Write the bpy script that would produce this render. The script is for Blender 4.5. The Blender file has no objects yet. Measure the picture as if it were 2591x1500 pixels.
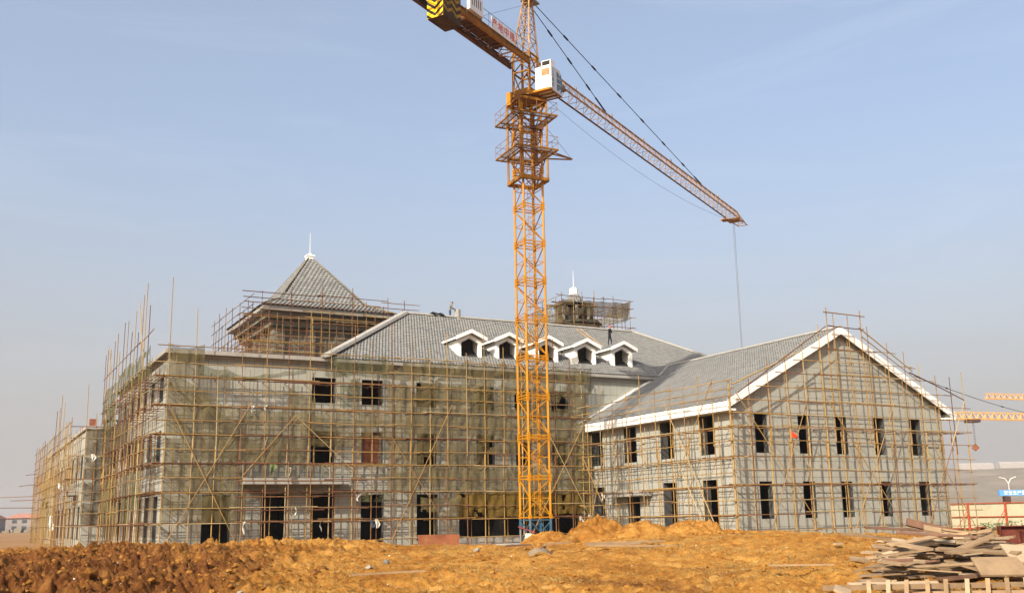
import bpy, math, random
import numpy as np
from mathutils import Vector, Matrix

random.seed(11)
RNG = np.random.default_rng(5)
scene = bpy.context.scene
COL = scene.collection

# ------------------------------------------------------------------ camera
YAW, PITCH, ROLL = 1.081366, 0.21354, -0.018238
CAM = Vector((-11.26, -68.0, 1.55))
fwd = Vector((math.cos(YAW) * math.cos(PITCH), math.sin(YAW) * math.cos(PITCH), math.sin(PITCH)))
right = fwd.cross(Vector((0, 0, 1))).normalized()
up = right.cross(fwd)
R_ = right * math.cos(ROLL) + up * math.sin(ROLL)
U_ = up * math.cos(ROLL) - right * math.sin(ROLL)
cam_data = bpy.data.cameras.new('camera')
cam_data.sensor_width = 36.0
cam_data.sensor_fit = 'HORIZONTAL'
cam_data.lens = 36.113
cam_data.clip_start = 0.1
cam_data.clip_end = 20000
cam = bpy.data.objects.new('camera', cam_data)
COL.objects.link(cam)
m3 = Matrix((R_, U_, -fwd)).transposed()
cam.matrix_world = Matrix.Translation(CAM) @ m3.to_4x4()
scene.camera = cam

# ------------------------------------------------------------------ light
LIGHT = Vector((1.0, 0.60, -0.79)).normalized()      # the way the sunlight travels
SUN_ELEV = math.asin(-LIGHT.z)
SUN_AZ = math.atan2(-LIGHT.x, -LIGHT.y)               # from +Y towards +X
world = bpy.data.worlds.new('World')
scene.world = world
world.use_nodes = True
wn, wl = world.node_tree.nodes, world.node_tree.links
wn.clear()
w_out = wn.new('ShaderNodeOutputWorld')
w_bg = wn.new('ShaderNodeBackground')
w_sky = wn.new('ShaderNodeTexSky')
w_sky.sky_type = 'NISHITA'
w_sky.sun_disc = False
w_sky.sun_elevation = SUN_ELEV
w_sky.sun_rotation = SUN_AZ
w_sky.altitude = 0
w_sky.air_density = 1.0
w_sky.dust_density = 5.0
w_sky.ozone_density = 2.0
w_bg.inputs['Strength'].default_value = 0.15
# thin high cirrus, the same all round the dome
w_co = wn.new('ShaderNodeTexCoord')
w_map = wn.new('ShaderNodeMapping')
w_map.inputs['Scale'].default_value = (1.6, 1.6, 9.0)
w_map.inputs['Rotation'].default_value = (0.12, 0.0, 0.5)
w_noi = wn.new('ShaderNodeTexNoise')
w_noi.inputs['Scale'].default_value = 1.7
w_noi.inputs['Detail'].default_value = 7.0
w_noi.inputs['Roughness'].default_value = 0.62
w_noi.inputs['Distortion'].default_value = 0.6
w_rmp = wn.new('ShaderNodeValToRGB')
w_rmp.color_ramp.elements[0].position = 0.50
w_rmp.color_ramp.elements[0].color = (0, 0, 0, 1)
w_rmp.color_ramp.elements[1].position = 0.80
w_rmp.color_ramp.elements[1].color = (0.07, 0.07, 0.07, 1)
w_mix = wn.new('ShaderNodeMix')
w_mix.data_type = 'RGBA'
w_mix.inputs[7].default_value = (8.0, 8.3, 8.8, 1)
wl.new(w_co.outputs['Generated'], w_map.inputs['Vector'])
wl.new(w_map.outputs['Vector'], w_noi.inputs['Vector'])
wl.new(w_noi.outputs['Fac'], w_rmp.inputs['Fac'])
wl.new(w_rmp.outputs['Color'], w_mix.inputs[0])
wl.new(w_sky.outputs['Color'], w_mix.inputs[6])
# an even dusty veil over the whole dome
w_veil = wn.new('ShaderNodeMix')
w_veil.data_type = 'RGBA'
w_veil.inputs[0].default_value = 0.20
w_veil.inputs[7].default_value = (4.55, 4.75, 4.95, 1)
wl.new(w_mix.outputs[2], w_veil.inputs[6])
# dust layer thickening towards the horizon, the same in every direction
w_sep = wn.new('ShaderNodeSeparateXYZ')
wl.new(w_co.outputs['Generated'], w_sep.inputs['Vector'])
w_low = wn.new('ShaderNodeMapRange')
w_low.interpolation_type = 'SMOOTHSTEP'
w_low.inputs['From Min'].default_value = 0.0
w_low.inputs['From Max'].default_value = 0.40
w_low.inputs['To Min'].default_value = 0.92
w_low.inputs['To Max'].default_value = 0.0
wl.new(w_sep.outputs['Z'], w_low.inputs['Value'])
w_dust = wn.new('ShaderNodeMix')
w_dust.data_type = 'RGBA'
w_dust.inputs[7].default_value = (2.60, 2.44, 2.33, 1)
wl.new(w_low.outputs['Result'], w_dust.inputs[0])
wl.new(w_veil.outputs[2], w_dust.inputs[6])
wl.new(w_dust.outputs[2], w_bg.inputs['Color'])
wl.new(w_bg.outputs['Background'], w_out.inputs['Surface'])

sun_data = bpy.data.lights.new('sun', 'SUN')
sun_data.energy = 5.0
sun_data.angle = math.radians(0.6)
sun_data.color = (1.0, 0.92, 0.79)
sun = bpy.data.objects.new('sun', sun_data)
COL.objects.link(sun)
sun.rotation_euler = LIGHT.to_track_quat('-Z', 'Y').to_euler()
sun.location = (-40, -60, 60)

scene.view_settings.view_transform = 'Standard'
scene.view_settings.look = 'None'
scene.view_settings.exposure = 0.54
scene.view_settings.gamma = 1.0
scene.view_settings.use_curve_mapping = False
scene.cycles.use_denoising = True
scene.cycles.max_bounces = 6
scene.cycles.diffuse_bounces = 3
scene.cycles.transparent_max_bounces = 12
scene.cycles.volume_bounces = 0
scene.cycles.use_adaptive_sampling = True
scene.cycles.adaptive_threshold = 0.015

# ------------------------------------------------------------------ materials
MATS = {}


def _nt(name):
    m = bpy.data.materials.new(name)
    m.use_nodes = True
    nt = m.node_tree
    nt.nodes.clear()
    out = nt.nodes.new('ShaderNodeOutputMaterial')
    MATS[name] = m
    return m, nt, out


def ramp(nt, cols, fac=None):
    r = nt.nodes.new('ShaderNodeValToRGB')
    e = r.color_ramp.elements
    while len(e) < len(cols):
        e.new(0.5)
    for i, (p, c) in enumerate(cols):
        e[i].position = p
        e[i].color = (*c, 1)
    if fac is not None:
        nt.links.new(fac, r.inputs['Fac'])
    return r.outputs['Color']


def noise(nt, scale, detail=4, rough=0.6, vec=None, stretch=None, dist=0.0):
    n = nt.nodes.new('ShaderNodeTexNoise')
    n.inputs['Scale'].default_value = scale
    n.inputs['Detail'].default_value = detail
    n.inputs['Roughness'].default_value = rough
    n.inputs['Distortion'].default_value = dist
    if vec is None:
        vec = nt.nodes.new('ShaderNodeNewGeometry').outputs['Position']
    if stretch:
        mp = nt.nodes.new('ShaderNodeMapping')
        mp.inputs['Scale'].default_value = stretch
        nt.links.new(vec, mp.inputs['Vector'])
        vec = mp.outputs['Vector']
    nt.links.new(vec, n.inputs['Vector'])
    return n.outputs['Fac']


def mix(nt, a, b, fac, mode='MIX'):
    x = nt.nodes.new('ShaderNodeMix')
    x.data_type = 'RGBA'
    x.blend_type = mode
    for v, i in ((a, 6), (b, 7)):
        if isinstance(v, tuple):
            x.inputs[i].default_value = (*v, 1)
        else:
            nt.links.new(v, x.inputs[i])
    if isinstance(fac, (int, float)):
        x.inputs[0].default_value = fac
    else:
        nt.links.new(fac, x.inputs[0])
    return x.outputs[2]


def finish(nt, out, color, rough=0.8, bump=None, bump_strength=0.3, bump_dist=0.02, metal=0.0, spec=0.12):
    b = nt.nodes.new('ShaderNodeBsdfPrincipled')
    if isinstance(color, tuple):
        b.inputs['Base Color'].default_value = (*color, 1)
    else:
        nt.links.new(color, b.inputs['Base Color'])
    if isinstance(rough, (int, float)):
        b.inputs['Roughness'].default_value = rough
    else:
        nt.links.new(rough, b.inputs['Roughness'])
    b.inputs['Metallic'].default_value = metal
    b.inputs['Specular IOR Level'].default_value = spec
    if bump is not None:
        bp = nt.nodes.new('ShaderNodeBump')
        bp.inputs['Strength'].default_value = bump_strength
        bp.inputs['Distance'].default_value = bump_dist
        nt.links.new(bump, bp.inputs['Height'])
        nt.links.new(bp.outputs['Normal'], b.inputs['Normal'])
    nt.links.new(b.outputs['BSDF'], out.inputs['Surface'])
    return b


def simple(name, col, var=0.25, scale=3.0, rough=0.8, bump=0.0, rand=0.0, dirt=None, dirt_amt=0.5, metal=0.0, spec=0.12, stretch=None):
    """A base colour broken up by noise, per-object variation and dirt."""
    m, nt, out = _nt(name)
    lo = tuple(c * (1 - var) for c in col)
    hi = tuple(min(1, c * (1 + var)) for c in col)
    n = noise(nt, scale, 5, 0.65, stretch=stretch)
    c = ramp(nt, [(0.3, lo), (0.7, hi)], n)
    if dirt:
        n2 = noise(nt, scale * 0.45, 6, 0.7, stretch=stretch)
        f = ramp(nt, [(0.48, (0, 0, 0)), (0.68, (dirt_amt,) * 3)], n2)
        c = mix(nt, c, dirt, f)
    if rand:
        oi = nt.nodes.new('ShaderNodeObjectInfo')
        g = ramp(nt, [(0, (1 - rand,) * 3), (1, (1 + rand,) * 3)], oi.outputs['Random'])
        c = mix(nt, c, g, 1.0, 'MULTIPLY')
    finish(nt, out, c, rough, n if bump else None, bump, 0.03, metal, spec)
    return m


simple('panel', (0.315, 0.311, 0.265), 0.035, 1.1, 0.75, 0.0, 0.035, (0.235, 0.230, 0.190), 0.4)
simple('backing', (0.075, 0.072, 0.065), 0.15, 3.0, 0.9)
simple('concrete', (0.29, 0.275, 0.245), 0.12, 2.2, 0.9, 0.15, 0.05, (0.20, 0.185, 0.155), 0.5)
simple('raw_cement', (0.16, 0.142, 0.108), 0.25, 1.3, 0.9, 0.2, 0.05, (0.085, 0.073, 0.05), 0.8)
simple('shaded_concrete', (0.03, 0.029, 0.027), 0.2, 1.0, 0.95)  # gloom of the unlit interiors is put into this near-black colour
simple('white_paint', (0.74, 0.73, 0.68), 0.03, 2.0, 0.6, 0.05, 0.02, (0.60, 0.58, 0.50), 0.4)
simple('brick_infill', (0.23, 0.085, 0.045), 0.3, 6.0, 0.9, 0.3, 0.12)
simple('mortar', (0.30, 0.26, 0.21), 0.2, 8.0, 0.95)
simple('crane_yellow', (0.40, 0.165, 0.005), 0.12, 1.5, 0.45, 0.0, 0.06, (0.27, 0.10, 0.012), 0.4, spec=0.15)
simple('crane_rust', (0.26, 0.115, 0.014), 0.35, 2.0, 0.6, 0.1, 0.08, (0.12, 0.045, 0.02), 0.85)
simple('crane_jib', (0.36, 0.20, 0.085), 0.3, 1.5, 0.6, 0.0, 0.08, (0.13, 0.07, 0.04), 0.7)
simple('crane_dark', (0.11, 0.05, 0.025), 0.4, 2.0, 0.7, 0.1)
simple('crane_blue', (0.022, 0.07, 0.115), 0.3, 3.0, 0.55, 0.0, 0.05, (0.10, 0.12, 0.12), 0.6)
simple('cable_black', (0.015, 0.015, 0.017), 0.2, 5.0, 0.6)
simple('steel_grey', (0.20, 0.18, 0.16), 0.25, 4.0, 0.5, 0.0, 0.1, (0.16, 0.09, 0.05), 0.5)
simple('sign_yellow', (0.88, 0.50, 0.01), 0.08, 2.0, 0.5)
simple('sign_black', (0.022, 0.020, 0.018), 0.3, 3.0, 0.6)
simple('weight_paint', (0.055, 0.035, 0.022), 0.4, 2.5, 0.8, 0.1, 0.0, (0.12, 0.06, 0.03), 0.6)
simple('zigzag_yellow', (0.30, 0.19, 0.03), 0.4, 3.0, 0.7, 0.0, 0.0, (0.08, 0.05, 0.02), 0.7)
simple('cab_white', (0.80, 0.79, 0.75), 0.05, 2.0, 0.45, 0.0, 0.0, (0.62, 0.50, 0.22), 0.45)
simple('cab_side', (0.56, 0.60, 0.63), 0.06, 2.0, 0.45)
simple('sign_board', (0.68, 0.70, 0.72), 0.06, 2.0, 0.5)
simple('red_letter', (0.60, 0.045, 0.05), 0.1, 4.0, 0.5)
simple('blue_letter', (0.07, 0.14, 0.24), 0.1, 4.0, 0.5)
simple('white_letter', (0.80, 0.82, 0.72), 0.05, 4.0, 0.5)
simple('cab_glass', (0.045, 0.065, 0.07), 0.3, 1.5, 0.12, spec=0.8)
simple('board_brown', (0.42, 0.20, 0.10), 0.25, 5.0, 0.7)
simple('plank', (0.265, 0.178, 0.10), 0.22, 3.0, 0.85, 0.25, 0.28, (0.17, 0.105, 0.06), 0.6)
simple('plank_pale', (0.37, 0.275, 0.175), 0.14, 3.0, 0.85, 0.2, 0.12, (0.29, 0.20, 0.12), 0.5)
simple('plank_red', (0.15, 0.082, 0.05), 0.3, 3.0, 0.8, 0.2, 0.25, (0.12, 0.05, 0.035), 0.6)
simple('maroon_steel', (0.085, 0.022, 0.015), 0.35, 4.0, 0.6, 0.1, 0.2, (0.18, 0.08, 0.04), 0.4)
simple('rust_box', (0.20, 0.070, 0.032), 0.25, 2.0, 0.75, 0.1, 0.0, (0.30, 0.17, 0.07), 0.5)
simple('cream_box', (0.74, 0.68, 0.44), 0.08, 4.0, 0.6)
simple('maroon_lid', (0.20, 0.035, 0.025), 0.2, 4.0, 0.6)
simple('rag_white', (0.48, 0.46, 0.40), 0.15, 6.0, 0.9, 0.0, 0.2)
simple('rag_green', (0.10, 0.13, 0.05), 0.3, 6.0, 0.9, 0.0, 0.2)
simple('flag_red', (0.75, 0.06, 0.02), 0.1, 6.0, 0.7)
simple('fence_panel', (0.40, 0.365, 0.25), 0.06, 2.0, 0.6, 0.0, 0.04, (0.32, 0.27, 0.18), 0.4)
simple('fence_post', (0.36, 0.07, 0.025), 0.2, 4.0, 0.6)
simple('sign_blue', (0.10, 0.27, 0.55), 0.1, 3.0, 0.5)
simple('house_wall', (0.25, 0.22, 0.20), 0.1, 0.4, 0.9, rand=0.15)
simple('house_grey', (0.24, 0.24, 0.25), 0.15, 0.4, 0.9)
simple('house_orange', (0.45, 0.19, 0.11), 0.1, 0.4, 0.9)
simple('house_roof', (0.30, 0.14, 0.10), 0.15, 0.5, 0.9, rand=0.1)
simple('house_window', (0.06, 0.065, 0.07), 0.2, 1.0, 0.3)
simple('hill_earth', (0.19, 0.155, 0.12), 0.3, 0.02, 1.0, 0.0, 0.0, (0.14, 0.14, 0.08), 0.7, stretch=(1, 1, 6))
simple('tank_white', (0.33, 0.30, 0.27), 0.05, 0.3, 0.7)
simple('far_orange', (0.60, 0.31, 0.10), 0.1, 0.5, 0.6)
simple('far_dark', (0.06, 0.035, 0.03), 0.2, 0.5, 0.8)
simple('lamp_grey', (0.55, 0.52, 0.47), 0.1, 1.0, 0.5)
simple('skin', (0.42, 0.24, 0.16), 0.1, 8.0, 0.6)
simple('cloth_grey', (0.17, 0.15, 0.13), 0.2, 10.0, 0.9)
simple('cloth_dark', (0.022, 0.024, 0.03), 0.3, 10.0, 0.9)
simple('cloth_blue', (0.05, 0.065, 0.10), 0.2, 10.0, 0.9)
simple('cloth_white', (0.62, 0.58, 0.48), 0.12, 10.0, 0.9)
simple('cloth_olive', (0.16, 0.15, 0.08), 0.2, 10.0, 0.9)
simple('hair', (0.02, 0.016, 0.013), 0.2, 10.0, 0.8)
simple('helmet_red', (0.62, 0.06, 0.04), 0.1, 5.0, 0.35, spec=0.5)
simple('straw', (0.22, 0.155, 0.06), 0.3, 6.0, 0.9, 0.0, 0.0)
simple('scrub_green', (0.06, 0.09, 0.035), 0.4, 6.0, 0.9)
simple('rubble_mix', (0.24, 0.22, 0.18), 0.25, 5.0, 0.9, 0.1, 0.5)


def mat_tile():
    m, nt, out = _nt('roof_tile')
    at = nt.nodes.new('ShaderNodeAttribute')
    at.attribute_name = 'shade'
    base = ramp(nt, [(0.0, (0.135, 0.134, 0.127)), (0.5, (0.162, 0.160, 0.150)), (1.0, (0.192, 0.187, 0.172))], at.outputs['Fac'])
    n = noise(nt, 0.35, 5, 0.65)
    f = ramp(nt, [(0.45, (0, 0, 0)), (0.75, (0.30, 0.30, 0.30))], n)
    c = mix(nt, base, (0.24, 0.228, 0.195), f)
    finish(nt, out, c, 0.65, spec=0.18)


def mat_bamboo(name, dark):
    m, nt, out = _nt(name)
    oi = nt.nodes.new('ShaderNodeObjectInfo')
    if dark:
        cols = [(0.0, (0.22, 0.125, 0.05)), (0.35, (0.16, 0.065, 0.035)), (0.7, (0.10, 0.045, 0.03)), (1.0, (0.26, 0.16, 0.07))]
    else:
        cols = [(0.0, (0.36, 0.245, 0.09)), (0.35, (0.32, 0.20, 0.065)), (0.62, (0.27, 0.15, 0.05)), (0.82, (0.40, 0.32, 0.17)), (1.0, (0.19, 0.085, 0.04))]
    c = ramp(nt, cols, oi.outputs['Random'])
    tc = nt.nodes.new('ShaderNodeTexCoord')
    n = noise(nt, 6.0, 3, 0.6, tc.outputs['Object'], (4, 4, 1.2))
    d = ramp(nt, [(0.35, (0.62, 0.58, 0.55)), (0.6, (1.06, 1.05, 1.0))], n)
    c = mix(nt, c, d, 1.0, 'MULTIPLY')
    finish(nt, out, c, 0.6, spec=0.15)


def mat_net(name, col, lo, hi, scale=0.9):
    m, nt, out = _nt(name)
    pos = nt.nodes.new('ShaderNodeNewGeometry').outputs['Position']
    n1 = noise(nt, scale, 5, 0.6, pos)
    c = ramp(nt, [(0.3, tuple(x * 0.72 for x in col)), (0.7, tuple(x * 1.2 for x in col))], n1)
    d = nt.nodes.new('ShaderNodeBsdfDiffuse')
    t = nt.nodes.new('ShaderNodeBsdfTranslucent')
    nt.links.new(c, d.inputs['Color'])
    nt.links.new(c, t.inputs['Color'])
    a = nt.nodes.new('ShaderNodeMixShader')
    a.inputs[0].default_value = 0.3
    nt.links.new(d.outputs[0], a.inputs[1])
    nt.links.new(t.outputs[0], a.inputs[2])
    tr = nt.nodes.new('ShaderNodeBsdfTransparent')
    n2 = noise(nt, scale * 0.7, 4, 0.55, pos)
    dens = ramp(nt, [(0.3, (lo,) * 3), (0.7, (hi,) * 3)], n2)
    x = nt.nodes.new('ShaderNodeMixShader')
    nt.links.new(dens, x.inputs[0])
    nt.links.new(tr.outputs[0], x.inputs[1])
    nt.links.new(a.outputs[0], x.inputs[2])
    nt.links.new(x.outputs[0], out.inputs['Surface'])


def mat_dirt(name, damp=None):
    m, nt, out = _nt(name)
    pos = nt.nodes.new('ShaderNodeNewGeometry').outputs['Position']
    n1 = noise(nt, 0.33, 6, 0.62, pos)
    n2 = noise(nt, 2.6, 8, 0.72, pos)
    n3 = noise(nt, 22.0, 5, 0.75, pos)
    a = ramp(nt, [(0.26, (0.170, 0.062, 0.012)), (0.42, (0.300, 0.128, 0.023)), (0.56, (0.400, 0.198, 0.043)), (0.72, (0.450, 0.272, 0.095))], n2)
    wet = ramp(nt, [(0.26, (0.050, 0.017, 0.006)), (0.45, (0.120, 0.043, 0.012)), (0.60, (0.205, 0.085, 0.022)), (0.76, (0.290, 0.150, 0.055))], n2)
    at = nt.nodes.new('ShaderNodeAttribute')
    at.attribute_name = 'damp'
    a = mix(nt, a, wet, at.outputs['Fac'] if damp is None else damp)
    b = ramp(nt, [(0.32, (0.70, 0.62, 0.55)), (0.5, (1.0, 1.0, 1.0)), (0.7, (1.06, 1.10, 1.14))], n1)
    c = mix(nt, a, b, 1.0, 'MULTIPLY')
    g = ramp(nt, [(0.32, (0.58, 0.52, 0.46)), (0.5, (1.0, 1.0, 1.0)), (0.7, (1.16, 1.16, 1.14))], n3)
    c = mix(nt, c, g, 1.0, 'MULTIPLY')
    finish(nt, out, c, 0.95, n3, 0.9, 0.05, spec=0.08)


def mat_far_ground():
    m, nt, out = _nt('far_earth')
    pos = nt.nodes.new('ShaderNodeNewGeometry').outputs['Position']
    n1 = noise(nt, 0.03, 6, 0.65, pos)
    n2 = noise(nt, 0.6, 5, 0.65, pos)
    a = ramp(nt, [(0.3, (0.20, 0.10, 0.045)), (0.5, (0.27, 0.15, 0.065)), (0.7, (0.26, 0.19, 0.115))], n1)
    b = ramp(nt, [(0.3, (0.75, 0.72, 0.70)), (0.7, (1.1, 1.1, 1.1))], n2)
    finish(nt, out, mix(nt, a, b, 1.0, 'MULTIPLY'), 0.95, spec=0.1)


mat_tile()
mat_bamboo('bamboo', False)
mat_bamboo('bamboo_dark', True)
mat_net('net_brown', (0.172, 0.139, 0.066), 0.42, 0.76)
mat_net('net_green', (0.115, 0.118, 0.060), 0.38, 0.72)
mat_net('net_thick', (0.185, 0.120, 0.030), 0.66, 0.9)
mat_net('net_dull', (0.120, 0.092, 0.052), 0.6, 0.85)
mat_dirt('dirt')
mat_dirt('dirt_dry', 0.15)
mat_dirt('dirt_damp', 0.8)
mat_far_ground()

# ------------------------------------------------------------------ helpers
ROOT_INV = {}


class MB:
    """Collects polygons; build() links them as ONE mesh object."""

    def __init__(self):
        self.v = []
        self.f = []
        self.mi = []

    def add(self, vs, fs, mi=0):
        o = len(self.v)
        self.v.extend([tuple(p) for p in vs])
        self.f.extend([tuple(i + o for i in q) for q in fs])
        self.mi.extend([mi] * len(fs))

    def hexa(self, p, mi=0):
        self.add(p, [(0, 3, 2, 1), (4, 5, 6, 7), (0, 1, 5, 4), (1, 2, 6, 5), (2, 3, 7, 6), (3, 0, 4, 7)], mi)

    def box(self, x0, x1, y0, y1, z0, z1, mi=0):
        self.hexa([(x0, y0, z0), (x1, y0, z0), (x1, y1, z0), (x0, y1, z0), (x0, y0, z1), (x1, y0, z1), (x1, y1, z1), (x0, y1, z1)], mi)

    def obox(self, c, ax, ay, az, mi=0):
        """Box from centre and three half-axis vectors."""
        c, ax, ay, az = Vector(c), Vector(ax), Vector(ay), Vector(az)
        self.hexa([c - ax - ay - az, c + ax - ay - az, c + ax + ay - az, c - ax + ay - az,
                   c - ax - ay + az, c + ax - ay + az, c + ax + ay + az, c - ax + ay + az], mi)

    def bar(self, p0, p1, r, n=4, r1=None, mi=0, cap=True):
        p0, p1 = Vector(p0), Vector(p1)
        d = (p1 - p0)
        if d.length < 1e-6:
            return
        d.normalize()
        a = d.orthogonal().normalized() if abs(d.z) > 0.999 else d.cross(Vector((0, 0, 1))).normalized()
        b = d.cross(a)
        r1 = r if r1 is None else r1
        off = math.pi / 4 if n == 4 else 0
        vs = []
        for P, q in ((p0, r), (p1, r1)):
            for k in range(n):
                t = 2 * math.pi * k / n + off
                vs.append(P + (a * math.cos(t) + b * math.sin(t)) * q)
        fs = [(k, (k + 1) % n, n + (k + 1) % n, n + k) for k in range(n)]
        if cap:
            fs += [tuple(reversed(range(n))), tuple(range(n, 2 * n))]
        self.add(vs, fs, mi)

    def tube(self, pts, r, n=6, mi=0):
        for a, b in zip(pts[:-1], pts[1:]):
            self.bar(a, b, r, n, mi=mi)

    def prism(self, poly, d, mi=0):
        """Extrude polygon (list of 3D points) by vector d."""
        d = Vector(d)
        n = len(poly)
        vs = [Vector(p) for p in poly] + [Vector(p) + d for p in poly]
        fs = [tuple(reversed(range(n))), tuple(range(n, 2 * n))]
        fs += [(k, (k + 1) % n, n + (k + 1) % n, n + k) for k in range(n)]
        self.add(vs, fs, mi)

    def mesh(self, name, mats, smooth=False):
        me = bpy.data.meshes.new(name)
        me.from_pydata(self.v, [], self.f)
        if isinstance(mats, str):
            mats = [mats]
        for q in mats:
            me.materials.append(MATS[q])
        if len(mats) > 1:
            me.polygons.foreach_set('material_index', self.mi)
        if smooth:
            me.polygons.foreach_set('use_smooth', [True] * len(me.polygons))
        me.update()
        return me

    def build(self, name, mats, parent=None, smooth=False, **kw):
        return put(name, self.mesh(name, mats, smooth), parent, **kw)


def put(name, me, parent=None, mw=None, label=None, cat=None, group=None, kind=None):
    o = bpy.data.objects.new(name, me)
    COL.objects.link(o)
    if parent is not None:
        o.parent = parent
        inv = ROOT_INV.get(parent.name)
        if inv is not None:
            o.matrix_parent_inverse = inv
    if mw is not None:
        o.matrix_basis = mw
    tag(o, label, cat, group, kind)
    return o


def tag(o, label=None, cat=None, group=None, kind=None):
    if label:
        o['label'] = label
    if cat:
        o['category'] = cat
    if group:
        o['group'] = group
    if kind:
        o['kind'] = kind
    return o


def thing(name, label, cat, loc=(0, 0, 0), group=None):
    """Empty at the base of a thing; children keep world coordinates."""
    o = bpy.data.objects.new(name, None)
    COL.objects.link(o)
    o.location = loc
    o.empty_display_size = 0.3
    ROOT_INV[o.name] = Matrix.Translation(-Vector(loc))
    return tag(o, label, cat, group)


def copy_tree(o, delta, parent=None, label=None):
    c = o.copy()
    COL.objects.link(c)
    if parent is not None:
        c.parent = parent
        c.matrix_parent_inverse = o.matrix_parent_inverse
    if o.parent is None:
        c.location = Vector(o.location) + Vector(delta)
    for ch in list(o.children):
        copy_tree(ch, delta, c)
    if label:
        c['label'] = label
    return c


def pole_mesh(bend, seed, rings=5, sides=6):
    """Unit bamboo pole along +Z, radius 1, slightly bowed, tapering."""
    rr = random.Random(seed)
    vs, fs = [], []
    for i in range(rings):
        t = i / (rings - 1)
        bx = bend * math.sin(math.pi * t)
        r = 1.08 - 0.22 * t + rr.uniform(-0.04, 0.04)
        for k in range(sides):
            a = 2 * math.pi * k / sides
            vs.append((bx + r * math.cos(a), r * math.sin(a), t))
    for i in range(rings - 1):
        for k in range(sides):
            fs.append((i * sides + k, i * sides + (k + 1) % sides, (i + 1) * sides + (k + 1) % sides, (i + 1) * sides + k))
    fs.append(tuple(reversed(range(sides))))
    fs.append(tuple(range((rings - 1) * sides, rings * sides)))
    me = bpy.data.meshes.new('pole')
    me.from_pydata(vs, [], fs)
    me.polygons.foreach_set('use_smooth', [True] * len(fs))
    return me


POLES = {}
for mname in ('bamboo', 'bamboo_dark'):
    POLES[mname] = []
    for i, bd in enumerate((0.0, 0.45, -0.6, 0.9)):
        me = pole_mesh(bd, i)
        me.materials.append(MATS[mname])
        POLES[mname].append(me)


def pole(name, p0, p1, r, parent, dark=False, rnd=random):
    p0, p1 = Vector(p0), Vector(p1)
    d = p1 - p0
    L = d.length
    q = d.to_track_quat('Z', 'Y').to_matrix().to_4x4()
    roll = Matrix.Rotation(rnd.uniform(0, 6.28), 4, 'Z')
    mw = Matrix.Translation(p0) @ q @ roll @ Matrix.Diagonal((r, r, L, 1))
    me = rnd.choice(POLES['bamboo_dark' if dark else 'bamboo'])
    return put(name, me, parent, mw)


# value noise on a lattice
_H = np.random.default_rng(77).random((256, 256))


def vnoise(x, y):
    xi, yi = np.floor(x).astype(int), np.floor(y).astype(int)
    fx, fy = x - xi, y - yi
    fx, fy = fx * fx * (3 - 2 * fx), fy * fy * (3 - 2 * fy)
    g = lambda a, b: _H[a & 255, b & 255]
    return (g(xi, yi) * (1 - fx) + g(xi + 1, yi) * fx) * (1 - fy) + (g(xi, yi + 1) * (1 - fx) + g(xi + 1, yi + 1) * fx) * fy


def fbm(x, y, oct=5, gain=0.5, lac=2.03, ridge=False):
    s, a, t = 0, 1, 0
    for k in range(oct):
        n = vnoise(x + 17.3 * k, y - 9.1 * k)
        if ridge:
            n = 1 - np.abs(2 * n - 1)
        s = s + a * n
        t += a
        a *= gain
        x, y = x * lac, y * lac
    return s / t


def np_mesh(name, V, F, mat, smooth=True, shade=None):
    """Fast quad mesh from arrays."""
    me = bpy.data.meshes.new(name)
    me.vertices.add(len(V))
    me.vertices.foreach_set('co', np.ascontiguousarray(V, dtype=np.float32).ravel())
    F = np.ascontiguousarray(F, dtype=np.int32)
    n, k = F.shape
    me.loops.add(n * k)
    me.loops.foreach_set('vertex_index', F.ravel())
    me.polygons.add(n)
    me.polygons.foreach_set('loop_start', np.arange(n, dtype=np.int32) * k)
    me.polygons.foreach_set('loop_total', np.full(n, k, dtype=np.int32))
    if smooth:
        me.polygons.foreach_set('use_smooth', np.ones(n, dtype=bool))
    me.materials.append(MATS[mat])
    if shade is not None:
        at = me.attributes.new('shade', 'FLOAT', 'FACE')
        at.data.foreach_set('value', np.ascontiguousarray(shade, dtype=np.float32))
    me.update(calc_edges=True)
    return me


SITE_F = Vector((math.cos(YAW), math.sin(YAW), 0))
SITE_R = Vector((math.sin(YAW), -math.cos(YAW), 0))


def site(a, b, z=0.0):
    """Point a metres ahead of the viewing spot and b metres to the right of its axis."""
    p = CAM + SITE_F * a + SITE_R * b
    return Vector((p.x, p.y, z))

# ================================================================== SETTING: ground
def smooth(a, b, x):
    t = np.clip((x - a) / (b - a), 0, 1)
    return t * t * (3 - 2 * t)


def bank_height(a, b):
    """Earth bank between the viewing spot and the buildings (a ahead, b to the right)."""
    crest = 0.76 + 0.16 * np.exp(-((b - 7.5) / 3.6) ** 2) - 0.07 * np.exp(-((b - 1.0) / 2.5) ** 2) - 0.05 * smooth(-9, -14, b) + 0.07 * np.exp(-((b + 7.0) / 3.0) ** 2)
    z = 0.27 + (crest - 0.27) * smooth(15, 31.5, a)
    z = z * (1 - smooth(34.5, 52, a)) + (-0.06) * smooth(34.5, 52, a)
    z = z * smooth(3, 11, a)
    return z


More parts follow.
